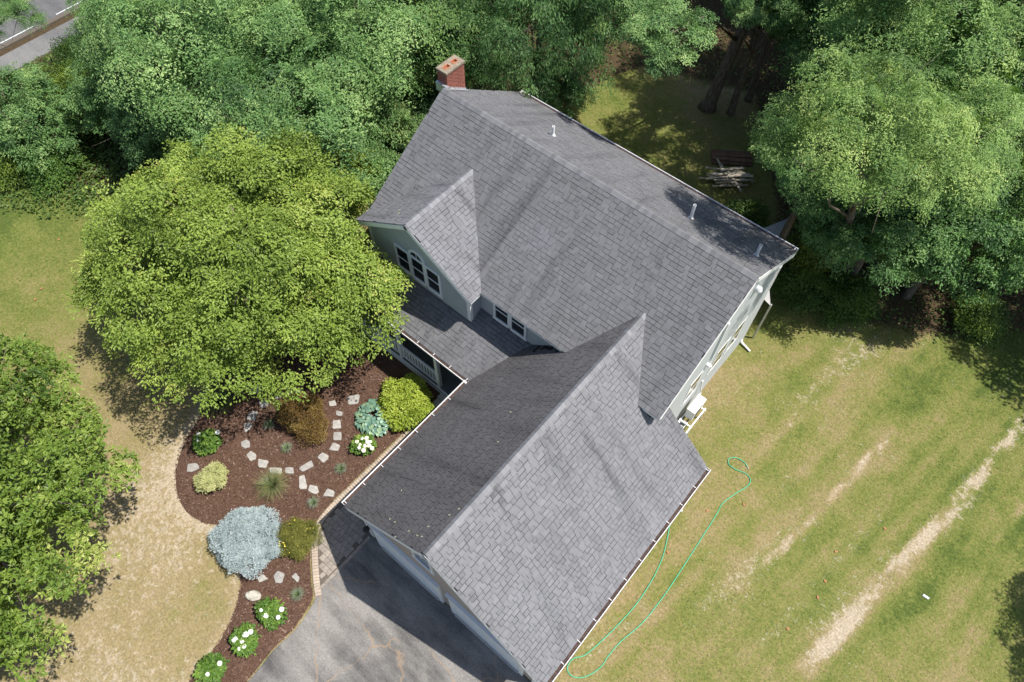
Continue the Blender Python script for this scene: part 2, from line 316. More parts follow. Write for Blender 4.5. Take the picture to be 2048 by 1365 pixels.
xs = np.concatenate([[-600, -250, -100, -55], np.arange(-38, 34.01, .22), [45, 90, 250, 600]]); ys = np.concatenate([[-600, -250, -90, -45], np.arange(-27, 42.01, .22), [55, 100, 250, 600]])
GX, GY = np.meshgrid(xs, ys); nx, ny = len(xs), len(ys)
gr, di = growth(GX, GY); wo_ = woodness(GX, GY)
GZ = -.012 + .02 * (fbm(GX * .35, GY * .35) - .5)
GZ = np.where((GX > -.6) & (GX < 15) & (GY > -24) & (GY < 4), -.02, GZ)
idx = np.arange(nx * ny).reshape(ny, nx)
F = np.stack([idx[:-1, :-1], idx[:-1, 1:], idx[1:, 1:], idx[1:, :-1]], -1).reshape(-1, 4)
gm = mesh_np('ground', np.stack([GX, GY, GZ], -1), F, dict(green=('POINT', gr.ravel()), dirt=('POINT', di.ravel()), wood=('POINT', wo_.ravel())), True)
ground = link('ground', gm, M['lawn'], kind='structure', label='patchy dry lawn running back into the woods')

def sheet(name, poly, z, mat, **kw):
    b = MB(); b.prism([(x, y, z - .05) for x, y in poly], (0, 0, .05)); return b.build(name, mat, **kw)
# road with its edge line, kerb and foot path
rd = sheet('road', [(-27.35, -60), (-27.35, 60), (-36.5, 60), (-36.5, -60)][::-1], .03, M['road'], kind='structure', label='grey asphalt road in tree shade')
b = MB()
for y0 in np.arange(-40, 40, 3.4):
    link('lane_dash', MB().box(-27.60, -27.54, y0, y0 + 2.0, .031, .035).mesh('lane_dash'), M['paint'], rd) if -14 < y0 < 8 else None
kb = MB().box(-27.28, -27.0, -60, 60, -.05, .10).build('kerb', M['joint'], kind='structure', label='low dark kerb strip along the road')
sheet('footpath', [(-26.55, -60), (-26.55, 60), (-25.0, 60), (-25.0, -60)], .03, M['walk'], kind='structure', label='asphalt foot path beside the road')
# driveway
dl = smoothpath([(6.62, -14.0), (6.80, -14.4), (6.95, -15.2), (6.90, -16.1), (7.0, -17.2), (7.1, -20), (7.2, -30)], 5)
sheet('driveway', [(6.62, -11.50)] + [tuple(p) for p in dl] + [(14.6, -30), (14.6, -13.5), (13.95, -12.2), (13.95, -11.50)], .012, M['drive'], kind='structure', label='worn grey asphalt driveway with cracks')
# planting bed
bed_out = smoothpath(BED, 6) + [np.array(q) for q in [(1.2, -24.0), (7.10, -24.0), (7.06, -20), (6.98, -17.2), (6.86, -16.1), (6.90, -15.2), (6.74, -14.4), (6.58, -14.10), (6.30, -13.93), (5.79, -13.55), (5.21, -13.04), (4.85, -12.58), (4.71, -12.06), (4.69, -11.4), (4.72, -6.4), (4.72, -5.75), (-.6, -5.75), (-2.6, -6.6), (-3.4, -8.5), (-3.0, -10.6)]]
def inside(x, y, P):
    P = np.asarray(P); r = np.zeros(x.shape, bool); j = len(P) - 1
    for i in range(len(P)):
        c = ((P[i, 1] > y) != (P[j, 1] > y)) & (x < (P[j, 0] - P[i, 0]) * (y - P[i, 1]) / (P[j, 1] - P[i, 1] + 1e-12) + P[i, 0]); r ^= c; j = i
    return r
import bmesh
from mathutils.geometry import delaunay_2d_cdt
bo = [Vector((float(p[0]), float(p[1]))) for p in bed_out]
rg = np.random.default_rng(3); gx, gy = np.meshgrid(np.arange(-4, 7, .16), np.arange(-24, -5.6, .16)); gx = gx + rg.uniform(-.05, .05, gx.shape); gy = gy + rg.uniform(-.05, .05, gy.shape)
bo_np = np.array([[p.x, p.y] for p in bo]); ok = inside(gx, gy, bo_np); closed = [tuple(p) for p in bo_np] + [tuple(bo_np[0])]
ed = seg_dist(gx, gy, closed); ok &= ed > .07
pts2 = bo + [Vector((float(a), float(c))) for a, c in zip(gx[ok], gy[ok])]
vv, _, ff, *_ = delaunay_2d_cdt(pts2, [(i, (i + 1) % len(bo)) for i in range(len(bo))], [], 1, 1e-5)
va = np.array([[v.x, v.y] for v in vv]); edv = seg_dist(va[:, 0], va[:, 1], closed)
def bed_z(x, y):
    e = seg_dist(np.atleast_1d(np.asarray(x, float)), np.atleast_1d(np.asarray(y, float)), closed)
    return -.03 + .07 * np.clip(e / .35, 0, 1) ** .7 + .05 * np.clip(e / 2, 0, 1)
vz = bed_z(va[:, 0], va[:, 1]) + .03 * (fbm(va[:, 0] * 4, va[:, 1] * 4) - .5)
me = bpy.data.meshes.new('mulch_bed'); me.from_pydata([(x, y, z) for (x, y), z in zip(va, vz)], [], [tuple(f) for f in ff]); me.polygons.foreach_set('use_smooth', np.ones(len(me.polygons), bool)); me.update()
bed = link('mulch_bed', me, M['mulch'], kind='structure', label='curving bed of brown bark mulch')
def bz(x, y): return float(bed_z(x, y)[0])
# bark chips lying on the bed (nobody could count them)
k = 26000; cx = rg.uniform(-4, 7, k * 3); cy = rg.uniform(-20, -5.6, k * 3); ok = inside(cx, cy, bo_np); cx, cy = cx[ok][:k], cy[ok][:k]; k = len(cx); cz = bed_z(cx, cy) + .022
ang = rg.uniform(0, 6.28, k); ln = rg.uniform(.012, .040, k); wd_ = rg.uniform(.005, .012, k); tl = rg.uniform(-.4, .4, k)
dv = np.stack([np.cos(ang), np.sin(ang), tl], -1) * ln[:, None]; sv = np.stack([-np.sin(ang), np.cos(ang), rg.uniform(-.4, .4, k)], -1) * wd_[:, None]; c0 = np.stack([cx, cy, cz], -1)
V = np.stack([c0 - dv - sv, c0 + dv - sv, c0 + dv + sv, c0 - dv + sv], 1); m = N('bark_chip'); M['chip'] = m.bsdf(m.ramp(m.attr('tone'), [(0, (.035, .02, .014)), (.6, (.125, .074, .053)), (.95, (.19, .125, .095)), (1, (.40, .31, .24))]), .9, .2)
link('bark_chips', mesh_np('bark_chips', V, np.arange(k * 4).reshape(k, 4), dict(tone=('FACE', rg.random(k)))), M['chip'], kind='stuff', label='loose bark chips on the planting bed')

# paved walk along the garage: sand bed, soldier course, field of pavers
wl = smoothpath([(4.74, -5.9), (4.73, -8.6), (4.72, -10.2), (4.70, -11.4), (4.73, -12.05), (4.87, -12.56), (5.23, -13.02), (5.82, -13.52), (6.32, -13.9), (6.62, -14.1)], 10)
walk_poly = [tuple(p) for p in wl] + [(6.64, -11.45), (6.58, -11.45), (6.58, -5.9)]
wk = sheet('walkway', walk_poly, .02, M['joint'], kind='structure', label='paved walk beside the garage')
def pv_mesh(name, l, wd, h=.055):
    b = MB(); e = .008; l2, w2 = l / 2, wd / 2
    b.add([(-l2, -w2, 0), (l2, -w2, 0), (l2, w2, 0), (-l2, w2, 0), (-l2, -w2, h - e), (l2, -w2, h - e), (l2, w2, h - e), (-l2, w2, h - e), (-l2 + e, -w2 + e, h), (l2 - e, -w2 + e, h), (l2 - e, w2 - e, h), (-l2 + e, w2 - e, h)],
          [(8, 9, 10, 11)] + [(i, (i + 1) % 4, 4 + (i + 1) % 4, 4 + i) for i in range(4)] + [(4 + i, 4 + (i + 1) % 4, 8 + (i + 1) % 4, 8 + i) for i in range(4)])
    return b.mesh(name)
pm = [pv_mesh('edge_paver', .21, .094), pv_mesh('paver', .19, .19), pv_mesh('paver', .19, .14), pv_mesh('paver', .14, .14)]
for q in pm: q.materials.append(M['edge'] if q is pm[0] else M['paver'])
R = random.Random(4)
acc = 0; L0 = .05; wl_d = smoothpath([p for p in wl[::2]], 30); total = 0
pos = []
for p, q in zip(wl_d[:-1], wl_d[1:]):
    s = np.linalg.norm(q - p)
    while total + s >= L0:
        t = (L0 - total) / s; pos.append((p + (q - p) * t, math.atan2(q[1] - p[1], q[0] - p[0]))); L0 += .102
    total += s
for p, a in pos:
    if p[1] > -6.6: continue
    nrm = (-math.sin(a), math.cos(a)); c = (p[0] + nrm[0] * .115, p[1] + nrm[1] * .115)
    o = link('edge_paver', pm[0], None, wk, loc=(c[0], c[1], -.018 + R.uniform(-.003, .003))); o.rotation_euler = (0, 0, a + math.pi / 2 + R.uniform(-.03, .03))
bp = pv_mesh('edge_paver', .20, .10); bp.materials.append(M['paver'])
for i in range(12):
    o = link('edge_paver', bp, None, wk, loc=(6.585, -13.93 + i * .205, -.018 + R.uniform(-.003, .003))); o.rotation_euler = (0, 0, math.pi / 2 + R.uniform(-.02, .02))
wpn = np.array([tuple(p) for p in wl] + [(6.64, -11.45), (6.58, -5.9)]); wl_t = [tuple(p) for p in wl]
y = -14.0; row = 0
while y < -6.5:
    x = 4.9 + (.1 if row % 2 else 0) ; rh = .2
    while x < 6.62:
        k = R.choice([1, 1, 2, 2, 3]); wdx = (.19, .14, .14)[k - 1] if k != 1 else .19
        wdx = {1: .19, 2: .14, 3: .14}[k]; cxp, cyp = x + wdx / 2, y + rh / 2
        if k == 3: k = 2
        if inside(np.array([cxp]), np.array([cyp]), wpn)[0] and seg_dist(np.array([cxp]), np.array([cyp]), wl_t)[0] > .31 and cxp + wdx / 2 < 6.53:
            o = link('paver', pm[k], None, wk, loc=(cxp, cyp, -.022 + R.uniform(-.004, .004)))
            o.rotation_euler = (0, 0, (math.pi / 2 if k == 2 else 0) + R.uniform(-.02, .02))
        x += wdx + .01
    y += rh + .002; row += 1

# ------------------------------------------------------------------ the house
L, A, B_, HR, S = 12.353, 4.146, 4.142, 8.168, .658
HE = HR - S * A; XG, GW, EG, RG, YG, YR = 10.221, 3.95, 2.955, 6.755, 11.688, -3.294
SG = (RG - EG) / GW; GX0, GX1 = XG - GW, XG + GW
YP, SP = 5.897, .499; XD, RD, YD, WD = 2.646, 7.2, 4.661, 2.685
XW0, XW1, YF, YBK = .17, 12.18, -(A - .278), 3.55           # main walls
GL, GRT, GF = GX0 + .32, GX1 - .32, -(YG - .225)             # garage walls
DXL, DXR, DF = XD - WD + .3, XD + WD - .3, -(YD - .25)        # dormer walls
HZ = empty('house', (0, 0, 0), 'grey shingled house with pale siding, front dormer and garage wing', 'house')

def unit(v): v = np.asarray(v, float); return v / np.linalg.norm(v)
TABS = []      # (slope object, 8 corner points, tone, slope material)
EXPO = .146
def slope(O, U, V, wid, lng, mat, seed, keep=None, pieces=None, jitter=0, label=None):
    O, U, V = np.asarray(O, float), unit(U), unit(V); Nn = np.cross(U, V); r = np.random.default_rng(seed)
    b = MB()
    for (u0, u1, v0, v1) in (pieces or [(0, wid, 0, lng)]):
        b.prism([O + U * u0 + V * v0 - Nn * .004, O + U * u1 + V * v0 - Nn * .004, O + U * u1 + V * v1 - Nn * .004, O + U * u0 + V * v1 - Nn * .004], -Nn * .13)
    ro = b.build('roof_slope', M['felt'], HZ, label=label)
    base_v, base_f, tone = [], [], []
    def quadbox(u0, u1, v0, v1, hb, ht, lo):
        P = [(u0, v0, lo), (u1, v0, lo), (u1, v1, lo), (u0, v1, lo), (u0, v0, hb), (u1, v0, hb), (u1, v1, ht), (u0, v1, ht)]
        return np.array([O + U * a + V * c + Nn * h for a, c, h in P])
    ncrs = int(lng / EXPO) + 1; strips = []
    for j in range(ncrs):
        v0 = j * EXPO - (.03 if j == 0 else 0); v1 = min((j + 1) * EXPO, lng)
        for (pu0, pu1, pv0, pv1) in (pieces or [(0, wid, 0, lng)]):
            vm = (v0 + v1) / 2
            if vm < pv0 or vm > pv1: continue
            ua, ub = pu0 - .02, pu1 + .02
            # base course in lengths of one strip, slightly different in tone
            u = ua - r.uniform(0, .9)
            while u < ub:
                a, c = max(u, ua), min(u + 1.0, ub); u += 1.0
                if c - a < .03: continue
                strips.append((quadbox(a, c, v0 + .003, min(v1 + .003, lng), .003, .003, -.003), 0.0))
            u = ua - r.uniform(0, .3)
            while u < ub:
                wt = r.uniform(.13, .27); gp = r.choice([.007, .010, .013])
                a, c = max(u, ua), min(u + wt, ub); u += wt + gp
                if c - a < .04: continue
                cen = O + U * (a + c) / 2 + V * vm
                if keep is not None and not keep(cen): continue
                line = 0.0 if r.random() < .3 else r.uniform(.009, .019); th = .017 + r.uniform(-.003, .004)
                TABS.append((ro, quadbox(a, c, v0 + line, v1 - .0005, th, th - .002, .0), float(np.clip(r.normal(.52, .065), .22, 1)), mat))
    STR.append((ro, [s for s in strips if keep is None or keep(s[0].mean(0))], mat))
    return ro
STR = []
cS = 1 / math.hypot(1, S); sS = S * cS; cG = 1 / math.hypot(1, SG); sG = SG * cG; cP = 1 / math.hypot(1, SP); sP = SP * cP
zmain = lambda y: HR - S * abs(y)
zgar = lambda x: RG - SG * abs(x - XG)
SD = (RD - HE) / WD; cD = 1 / math.hypot(1, SD); sD = SD * cD
zdor = lambda x: RD - SD * abs(x - XD)
zpor = lambda y: EG + SP * (y + YP)
k_main = lambda c: not ((c[0] > XG - 5 and c[2] < zgar(c[0]) - .3 and c[1] < 0) or (abs(c[0] - XD) < WD and c[2] < zdor(c[0]) - .3))
main_f = slope((0, -A, HE), (1, 0, 0), (0, cS, sS), L, A / cS - .0, M['shx'], 1, k_main)
main_b = slope((L, B_, HR - S * B_), (-1, 0, 0), (0, -cS, sS), L, B_ / cS, M['shx'], 2)
yb = -(HR - RG) / S
k_gar = lambda c: c[1] < -A - .0 or c[2] > zmain(c[1]) - .3 or c[0] > XW1 - .1
k_gl = lambda c: k_gar(c) and not (c[1] > -YP and c[2] < zpor(c[1]) - .25)
gl = slope((GX0, yb, EG), (0, -1, 0), (cG, 0, sG), yb + YG, GW / cG, M['sh_shaded'], 3, k_gl)
vx = (GX1 - XW1) / cG                                        # slope length up to the main gable wall
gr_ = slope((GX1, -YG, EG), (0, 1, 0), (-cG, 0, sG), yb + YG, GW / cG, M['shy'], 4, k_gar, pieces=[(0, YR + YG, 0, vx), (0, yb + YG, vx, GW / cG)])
ydb = -(HR - RD) / S
k_dor = lambda c: c[1] < -A or c[2] > zmain(c[1]) - .3
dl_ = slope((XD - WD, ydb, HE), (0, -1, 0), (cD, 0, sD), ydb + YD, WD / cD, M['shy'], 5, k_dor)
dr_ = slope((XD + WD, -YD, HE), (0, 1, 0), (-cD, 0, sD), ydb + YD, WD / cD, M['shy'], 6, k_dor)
PX0 = -.1; PX1 = GX0 + 2.6
k_por = lambda c: c[2] > zgar(c[0]) - .3 or c[0] < GX0
po = slope((PX0, -YP, EG), (1, 0, 0), (0, cP, sP), PX1 - PX0, (YP + YF) / cP, M['shx'], 7, k_por)

# the 300 tabs that show largest are pieces of their own, the rest is joined slope by slope
FB = [(4, 5, 6, 7), (0, 1, 5, 4), (1, 2, 6, 5), (3, 0, 4, 7)]
allP = np.array([t[1] for t in TABS]); q = project(allP[:, 4:8])
area = .5 * np.abs(sum(q[:, i, 0] * q[:, (i + 1) % 4, 1] - q[:, (i + 1) % 4, 0] * q[:, i, 1] for i in range(4)))
inf = ((q[..., 0] > 0) & (q[..., 0] < 2048) & (q[..., 1] > 0) & (q[..., 1] < 1365)).all(1)
order = np.argsort(-np.where(inf, area, 0)); pick = set(order[:300].tolist())
for i in pick:
    ro, P, tn, mat = TABS[i]; c = P.mean(0)
    link('shingle', mesh_np('shingle', P - c, np.array(FB), dict(tone=('FACE', np.full(4, tn)))), mat, ro, loc=c)
for ro, strips, mat in STR:
    Ps = [s[0] for s in strips]; ts = [s[1] for s in strips]
    for i, t in enumerate(TABS):
        if t[0] is ro and i not in pick: Ps.append(t[1]); ts.append(t[2])
    Ps = np.array(Ps); n = len(Ps); F = (np.array(FB)[None] + 8 * np.arange(n)[:, None, None]).reshape(-1, 4)
    link('shingle_courses', mesh_np('shingle_courses', Ps, F, dict(tone=('FACE', np.repeat(ts, 4)))), mat, ro, kind='stuff')

# ridge caps, one bent shingle each
def ridge_caps(p, q, sl, lat, mat, parent, name='ridge_cap', w_=.15, step=.15, seed=0):
    p, q, lat = np.asarray(p, float), np.asarray(q, float), unit(lat); d = unit(q - p); n = int(np.linalg.norm(q - p) / step); c = 1 / math.hypot(1, sl); r = random.Random(seed)
    mvar = []
    for t in range(6):
        e = .024; a = step * 1.25
        dn = np.array([0, 0, -1.0])
        vs = []
        for s, h in ((0, e + .012), (a, e)):
            vs += [d * s + lat * (-w_ * c) + dn * (w_ * c * sl - h), d * s + np.array([0, 0, h + .004]), d * s + lat * (w_ * c) + dn * (w_ * c * sl - h)]
        vs += [v + np.array([0, 0, -.022]) for v in vs[:3]]
        m_ = mesh_np(name, vs, np.array([(0, 1, 4, 3), (1, 2, 5, 4), (6, 7, 1, 0), (7, 8, 2, 1)]), dict(tone=('FACE', np.full(4, .45 + .09 * t)))); m_.materials.append(mat); mvar.append(m_)
    for i in range(n):
        link(name, r.choice(mvar), None, parent, loc=p + d * (i * step + .01) + np.array([0, 0, r.uniform(-.002, .002)]))
ridge_caps((0, 0, HR), (L, 0, HR), S, (0, 1, 0), M['shx'], main_b, w_=.15, seed=1)
ridge_caps((XG, -YG, RG), (XG, yb + .05, RG), SG, (1, 0, 0), M['shy'], gr_, w_=.15, seed=2)
ridge_caps((XD, -YD, RD), (XD, ydb + .05, RD), SD, (1, 0, 0), M['shy'], dr_, w_=.15, seed=3)

# walls
b = MB(); zb = HR - S * B_
prof = [(YF, -.1), (YBK, -.1), (YBK, zmain(YBK) - .17), (0, HR - .17), (YF, zmain(YF) - .17)]
b.prism([(XW0, y, z) for y, z in prof], (XW1 - XW0, 0, 0)); b.build('wall', M['siding'], HZ, label='pale grey green main wall')
gwy = YF - .001
b = MB(); gp = [(GL, -.1), (GRT, -.1), (GRT, zgar(GRT) - .17), (XG, RG - .17), (GL, zgar(GL) - .17)]
b.prism([(x, GF, z) for x, z in gp], (0, gwy - GF, 0)); b.build('wall', M['tan'], HZ, label='garage wing wall in tan shade')
b = MB(); b.box(XW1 + .001, GRT - .002, gwy + .001, YR - .3, -.1, zgar(GRT) - .18); b.build('wall', M['siding'], HZ)
b = MB(); dp = [(DXL, HE - 1.9), (DXR, HE - 1.9), (DXR, zdor(DXR) - .17), (XD, RD - .17), (DXL, zdor(DXL) - .17)]
b.prism([(x, DF, z) for x, z in dp], (0, YF - DF + .4, 0)); b.build('wall', M['siding'], HZ, label='dormer wall')

# clapboards: bottom edge proud of the board below
def clap(parent, org, ua, na, z0, z1, limits, mat, ex=.105):
    org, ua, na = np.asarray(org, float), np.asarray(ua, float), np.asarray(na, float); z = z0
    while z < z1 - .02:
        zt = min(z + ex, z1); (a0, c0), (a1, c1) = limits(z), limits(zt)
        if c0 - a0 > .06:
            c1 = max(c1, a1 + .001); up = np.array([0, 0, 1.0]); P = lambda u, h, n_: org + ua * u + up * h + na * n_
            vs = [P(a0, z, .001), P(c0, z, .001), P(a0, z, .024), P(c0, z, .024), P(a1, zt + .008, .003), P(c1, zt + .008, .003)]
            fs = [(2, 3, 5, 4), (0, 1, 3, 2), (0, 2, 4), (1, 5, 3)]
            if np.dot(np.cross(ua, up), na) < 0: fs = [f[::-1] for f in fs]
            MB().add(vs, fs).build('clapboard', mat, parent)
        z = zt
wl_d = [o for o in HZ.children if o.name.startswith('wall')]
w_main, w_gar, w_rear, w_dor = wl_d
def lim_gable(xc, half, zr, sl, lo, hi):
    def f(z):
        h = (zr - .17 - z) / sl; return max(lo, xc - h), min(hi, xc + h)
    return f
clap(w_dor, (0, DF, 0), (1, 0, 0), (0, -1, 0), zpor(DF) - .05, RD - .2, lim_gable(XD, 0, RD, SD, DXL + .12, DXR - .12), M['siding'])
clap(w_main, (0, YF, 0), (1, 0, 0), (0, -1, 0), 3.9, HE + .02, lambda z: (DXR + .02, GX0 + 2.4), M['siding'])
clap(w_main, (XW1, 0, 0), (0, 1, 0), (1, 0, 0), .2, HR - .25, lambda z: (max(YF + .02, -(HR - .2 - z) / S), min(YBK - .02, (HR - .2 - z) / S)), M['siding'], .13)
clap(w_gar, (0, GF, 0), (1, 0, 0), (0, -1, 0), 2.5, RG - .25, lim_gable(XG, 0, RG, SG, GL + .12, GRT - .12), M['tan'], .13)
clap(w_main, (0, YF, 0), (1, 0, 0), (0, -1, 0), .5, 3.7, lambda z: (XW0, GL), M['siding'], .13)
clap(w_dor, (DXR, 0, 0), (0, 1, 0), (1, 0, 0), zpor(DF) + .0, HE + .1, lambda z: (DF + .02, YF - .01), M['siding'])
# foundation seen below the siding on the gable side
MB().box(XW1 + .002, XW1 + .03, YF + .1, YBK - .05, -.1, .19).build('foundation', M['kerb'], HZ)
# corner boards
def cb(x0, x1, y0, y1, z0, z1, **k): MB().box(x0, x1, y0, y1, z0, z1).build('corner_board', M['white'], HZ, **k)
cb(DXR - .12, DXR + .025, DF - .025, DF + .10, zpor(DF) + .04, HE - .02)
cb(DXL - .025, DXL + .12, DF - .025, DF + .10, zpor(DF) + .04, HE - .02)
cb(XW1 - .08, XW1 + .03, YBK - .10, YBK + .03, 0, zmain(YBK) - .2)
cb(GL - .025, GL + .12, GF - .025, GF + .10, 0, zgar(GL) - .2)
cb(GRT - .12, GRT + .025, GF - .025, GF + .10, 0, zgar(GRT) - .2)
# rake boards and fascias
def rake(p, q, th=.03, ht=.19, side=(0, -1, 0), drop=.02):
    p, q, s = np.asarray(p, float), np.asarray(q, float), np.asarray(side, float); d = q - p; n = np.cross(unit(d), s); n = n if n[2] > 0 else -n
    MB().obox(p - n * (ht + drop), d, s * th, n * ht).build('rake_board', M['white'], HZ)
for x in (GX0, GX1): rake((x, -YG - .001, EG), (XG, -YG - .001, RG))
for x in (XD - WD, XD + WD): rake((x, -YD - .001, HE), (XD, -YD - .001, RD), ht=.17)
rake((L + .001, -A, HE), (L + .001, 0, HR), side=(1, 0, 0)); rake((L + .001, B_, zb), (L + .001, 0, HR), side=(1, 0, 0))
rake((-.001, -A, HE), (-.001, 0, HR), side=(-1, 0, 0)); rake((-.001, B_, zb), (-.001, 0, HR), side=(-1, 0, 0))
rake((GX1, YR + .001, EG), (XW1 + .04, YR + .001, zgar(XW1 + .04)), side=(0, 1, 0))
MB().box(DXR, GX0 + 2.6, -A + .02, -A + .05, HE - .2, HE - .03).build('fascia', M['white'], HZ)
MB().box(XG + 1.2, L - .03, -A + .02, -A + .05, HE - .2, HE - .03).build('fascia', M['white'], HZ)
MB().box(DXR + .06, XG + 1.5, -A + .05, YF - .02, HE - .21, HE - .19).build('soffit', M['white'], HZ)
MB().box(GX0 + .03, GL - .002, -YG + .04, -YP, EG - .17, EG - .15).build('soffit', M['white'], HZ)
MB().box(XD + WD - .05, XD + WD - .02, -YD + .02, -A, HE - .2, HE - .04).build('fascia', M['white'], HZ)
MB().box(XD - WD + .02, XD - WD + .05, -YD + .02, -A, HE - .2, HE - .04).build('fascia', M['white'], HZ)
# frieze board, a bright strip under the sunny gable rake
for y1 in (-A + .4, B_ - .75): 
    p = np.array((XW1 + .018, y1, zmain(y1) - .2)); q_ = np.array((XW1 + .018, 0, HR - .2)); d = q_ - p; n = np.cross(unit(d), (1, 0, 0)); n = n if n[2] > 0 else -n
    MB().obox(p - n * .24, d, np.array((.025, 0, 0)), n * .23).build('frieze_board', M['white'], HZ)

# gutters: open channel, strip of debris, hangers as sub-parts
def gutter(p, q, out, hang=.6, wid=.125, name='gutter'):
    p, q, o = np.asarray(p, float), np.asarray(q, float), unit(out); d = unit(q - p); ln = np.linalg.norm(q - p); up = np.array([0, 0, 1.0]); b = MB(); t = .009; h = .105
    base = p + o * .012 - up * .10
    b.obox(base, d * ln, o * wid, up * t); b.obox(base + up * t, d * ln, o * t, up * (h - .02)); b.obox(base + o * (wid - t) + up * t, d * ln, o * t, up * h)
    b.obox(base + o * (wid - .001) + up * (h - .006), d * ln, o * .014, up * .02)
    b.obox(base + o * t + up * t, d * t, o * (wid - 2 * t), up * (h - .012)); b.obox(base + o * t + up * t + d * (ln - t), d * t, o * (wid - 2 * t), up * (h - .012))
    g = b.build(name, M['gut'], HZ)
    MB().obox(base + o * (t + .001) + up * (t + .001) + d * .02, d * (ln - .04), o * (wid - 2 * t - .002), up * .055).build('gutter_debris', M['debris'], g)
    hm = MB().obox(-d * .008 + o * (.012 + t), d * .016, o * (wid - t - .004), up * .010).mesh('gutter_hanger'); hm.materials.append(M['gut'])
    n = int(ln / hang)
    for i in range(n + 1):
        link('gutter_hanger', hm, None, g, loc=p + d * (.08 + i * (ln - .16) / max(n, 1)) + up * .022 - o * .03)
    return g
gutter((GX1, -YG, EG), (GX1, YR, EG), (1, 0, 0), .72)
gutter((GX0, -YG, EG), (GX0, -YP - .1, EG), (-1, 0, 0), .72)
gutter((PX0, -YP, EG), (GX0 - .02, -YP, EG), (0, -1, 0), .72)
gutter((0, B_, zb), (L, B_, zb), (0, 1, 0), 6.2)
MB().obox((L - .005, B_ + .0, zb - .12), (.02, 0, 0), (0, .15, 0), (0, 0, .13)).build('gutter_end', M['gut'], HZ)
# downspouts
b = MB(); b.tube([(XW1 - .1, B_ + .07, zb - .08), (XW1 - .02, B_ + .02, zb - .2), (XW1 + .02, YBK + .10, zb - .55), (XW1 + .02, YBK + .09, .25), (XW1 + .08, YBK + .02, .10), (XW1 + .55, YBK - .10, .06)], .045, 8); b.build('downspout', M['gut'], HZ)
dy = at(1350, 1012)[1]; b = MB(); b.tube([(GX1 + .06, dy, EG - .08), (GX1 + .02, dy, EG - .25), (GRT + .06, dy, EG - .6), (GRT + .06, dy, .25), (GRT + .15, dy, .08), (GX1 + .12, dy - .02, .05)], .045, 8); b.build('downspout', M['gut'], HZ)

# windows: frame with panes, rails and sill as sub-parts; (u along the wall, n out of the wall)
def window(org, ua, na, wd, ht, trim=.09, cols=2, label=None, k=1.0):
    org, u, n_ = np.asarray(org, float), np.asarray(ua, float), np.asarray(na, float); up = np.array([0, 0, 1.0])
    def bx(b, u0, u1, z0, z1, n0, n1): return b.obox(org + u * u0 + up * z0 + n_ * n0 * k, u * (u1 - u0), n_ * (n1 - n0) * k, up * (z1 - z0))
    b = MB(); bx(b, 0, trim, 0, ht, .004, .055); bx(b, wd - trim, wd, 0, ht, .004, .055); bx(b, trim, wd - trim, ht - trim, ht, .004, .054); bx(b, trim, wd - trim, 0, trim * .7, .004, .054)
    wn = b.build('window', M['white'], HZ, label=label)
    zm = ht * .5
    for z0, z1, nn in ((trim * .7, zm, .026), (zm, ht - trim, .034)):
        bx(MB(), trim, wd - trim, z0, z1, .017, nn - .006).build('pane', M['glass'], wn)
    bx(MB(), trim, wd - trim, zm - .022, zm + .022, .020, .040).build('sash_rail', M['white'], wn)
    for k_ in range(1, cols):
        uu = trim + (wd - 2 * trim) * k_ / cols; bx(MB(), uu - .009, uu + .009, zm, ht - trim, .019, .038).build('muntin', M['white'], wn)
    if cols > 1: bx(MB(), trim, wd - trim, (zm + ht - trim) / 2 - .009, (zm + ht - trim) / 2 + .009, .019, .037).build('muntin', M['white'], wn)
    bx(MB(), -.04, wd + .04, -.05, 0, .004, .065).build('sill', M['white'], wn)
    return wn
# palladian window in the dormer
for i in range(3): pw = window((1.57 + .725 * i, DF - .012, 4.02), (1, 0, 0), (0, -1, 0), .725, 1.26, .085, 1)
ac, ar, az = 1.57 + .725 * 1.5, .3625, 5.285
b = MB(); n = 14
for i in range(n):
    a0, a1 = math.pi * i / n, math.pi * (i + 1) / n
    P = [(ac + r_ * math.cos(a), DF - .065, az + r_ * math.sin(a)) for r_, a in ((ar - .07, a0), (ar + .03, a0), (ar + .03, a1), (ar - .07, a1))]
    b.prism(P, (0, .055, 0))
arch = b.build('arched_window', M['white'], HZ)
b = MB(); b.prism([(ac + (ar - .06) * math.cos(math.pi * i / 12), DF - .034, az + .005 + (ar - .06) * math.sin(math.pi * i / 12)) for i in range(13)], (0, .015, 0)); b.build('pane', M['glass'], arch)
for an in (90,):
    b = MB(); b.bar((ac, DF - .042, az), (ac + (ar - .05) * math.cos(math.radians(an)), DF - .042, az + (ar - .05) * math.sin(math.radians(an))), .012, .016, (0, 1, 0)); b.build('muntin', M['white'], arch)
for x in (5.66, 6.38): window((x, YF - .016, 4.06), (1, 0, 0), (0, -1, 0), .715, 1.15, .085, 1)
for y, z in ((1.5, 1.85), (.35, 1.85), (-1.4, 1.95)): window((XW1 + .023, y, z), (0, 1, 0), (1, 0, 0), .86, 1.5, .1, 1, k=.22)
window((9.2, GF - .016, 3.75), (1, 0, 0), (0, -1, 0), .8, 1.2, .08, 2)
for x in (.9, 4.3): window((x, YF - .016, 1.25), (1, 0, 0), (0, -1, 0), .95, 1.5, .1, 2)

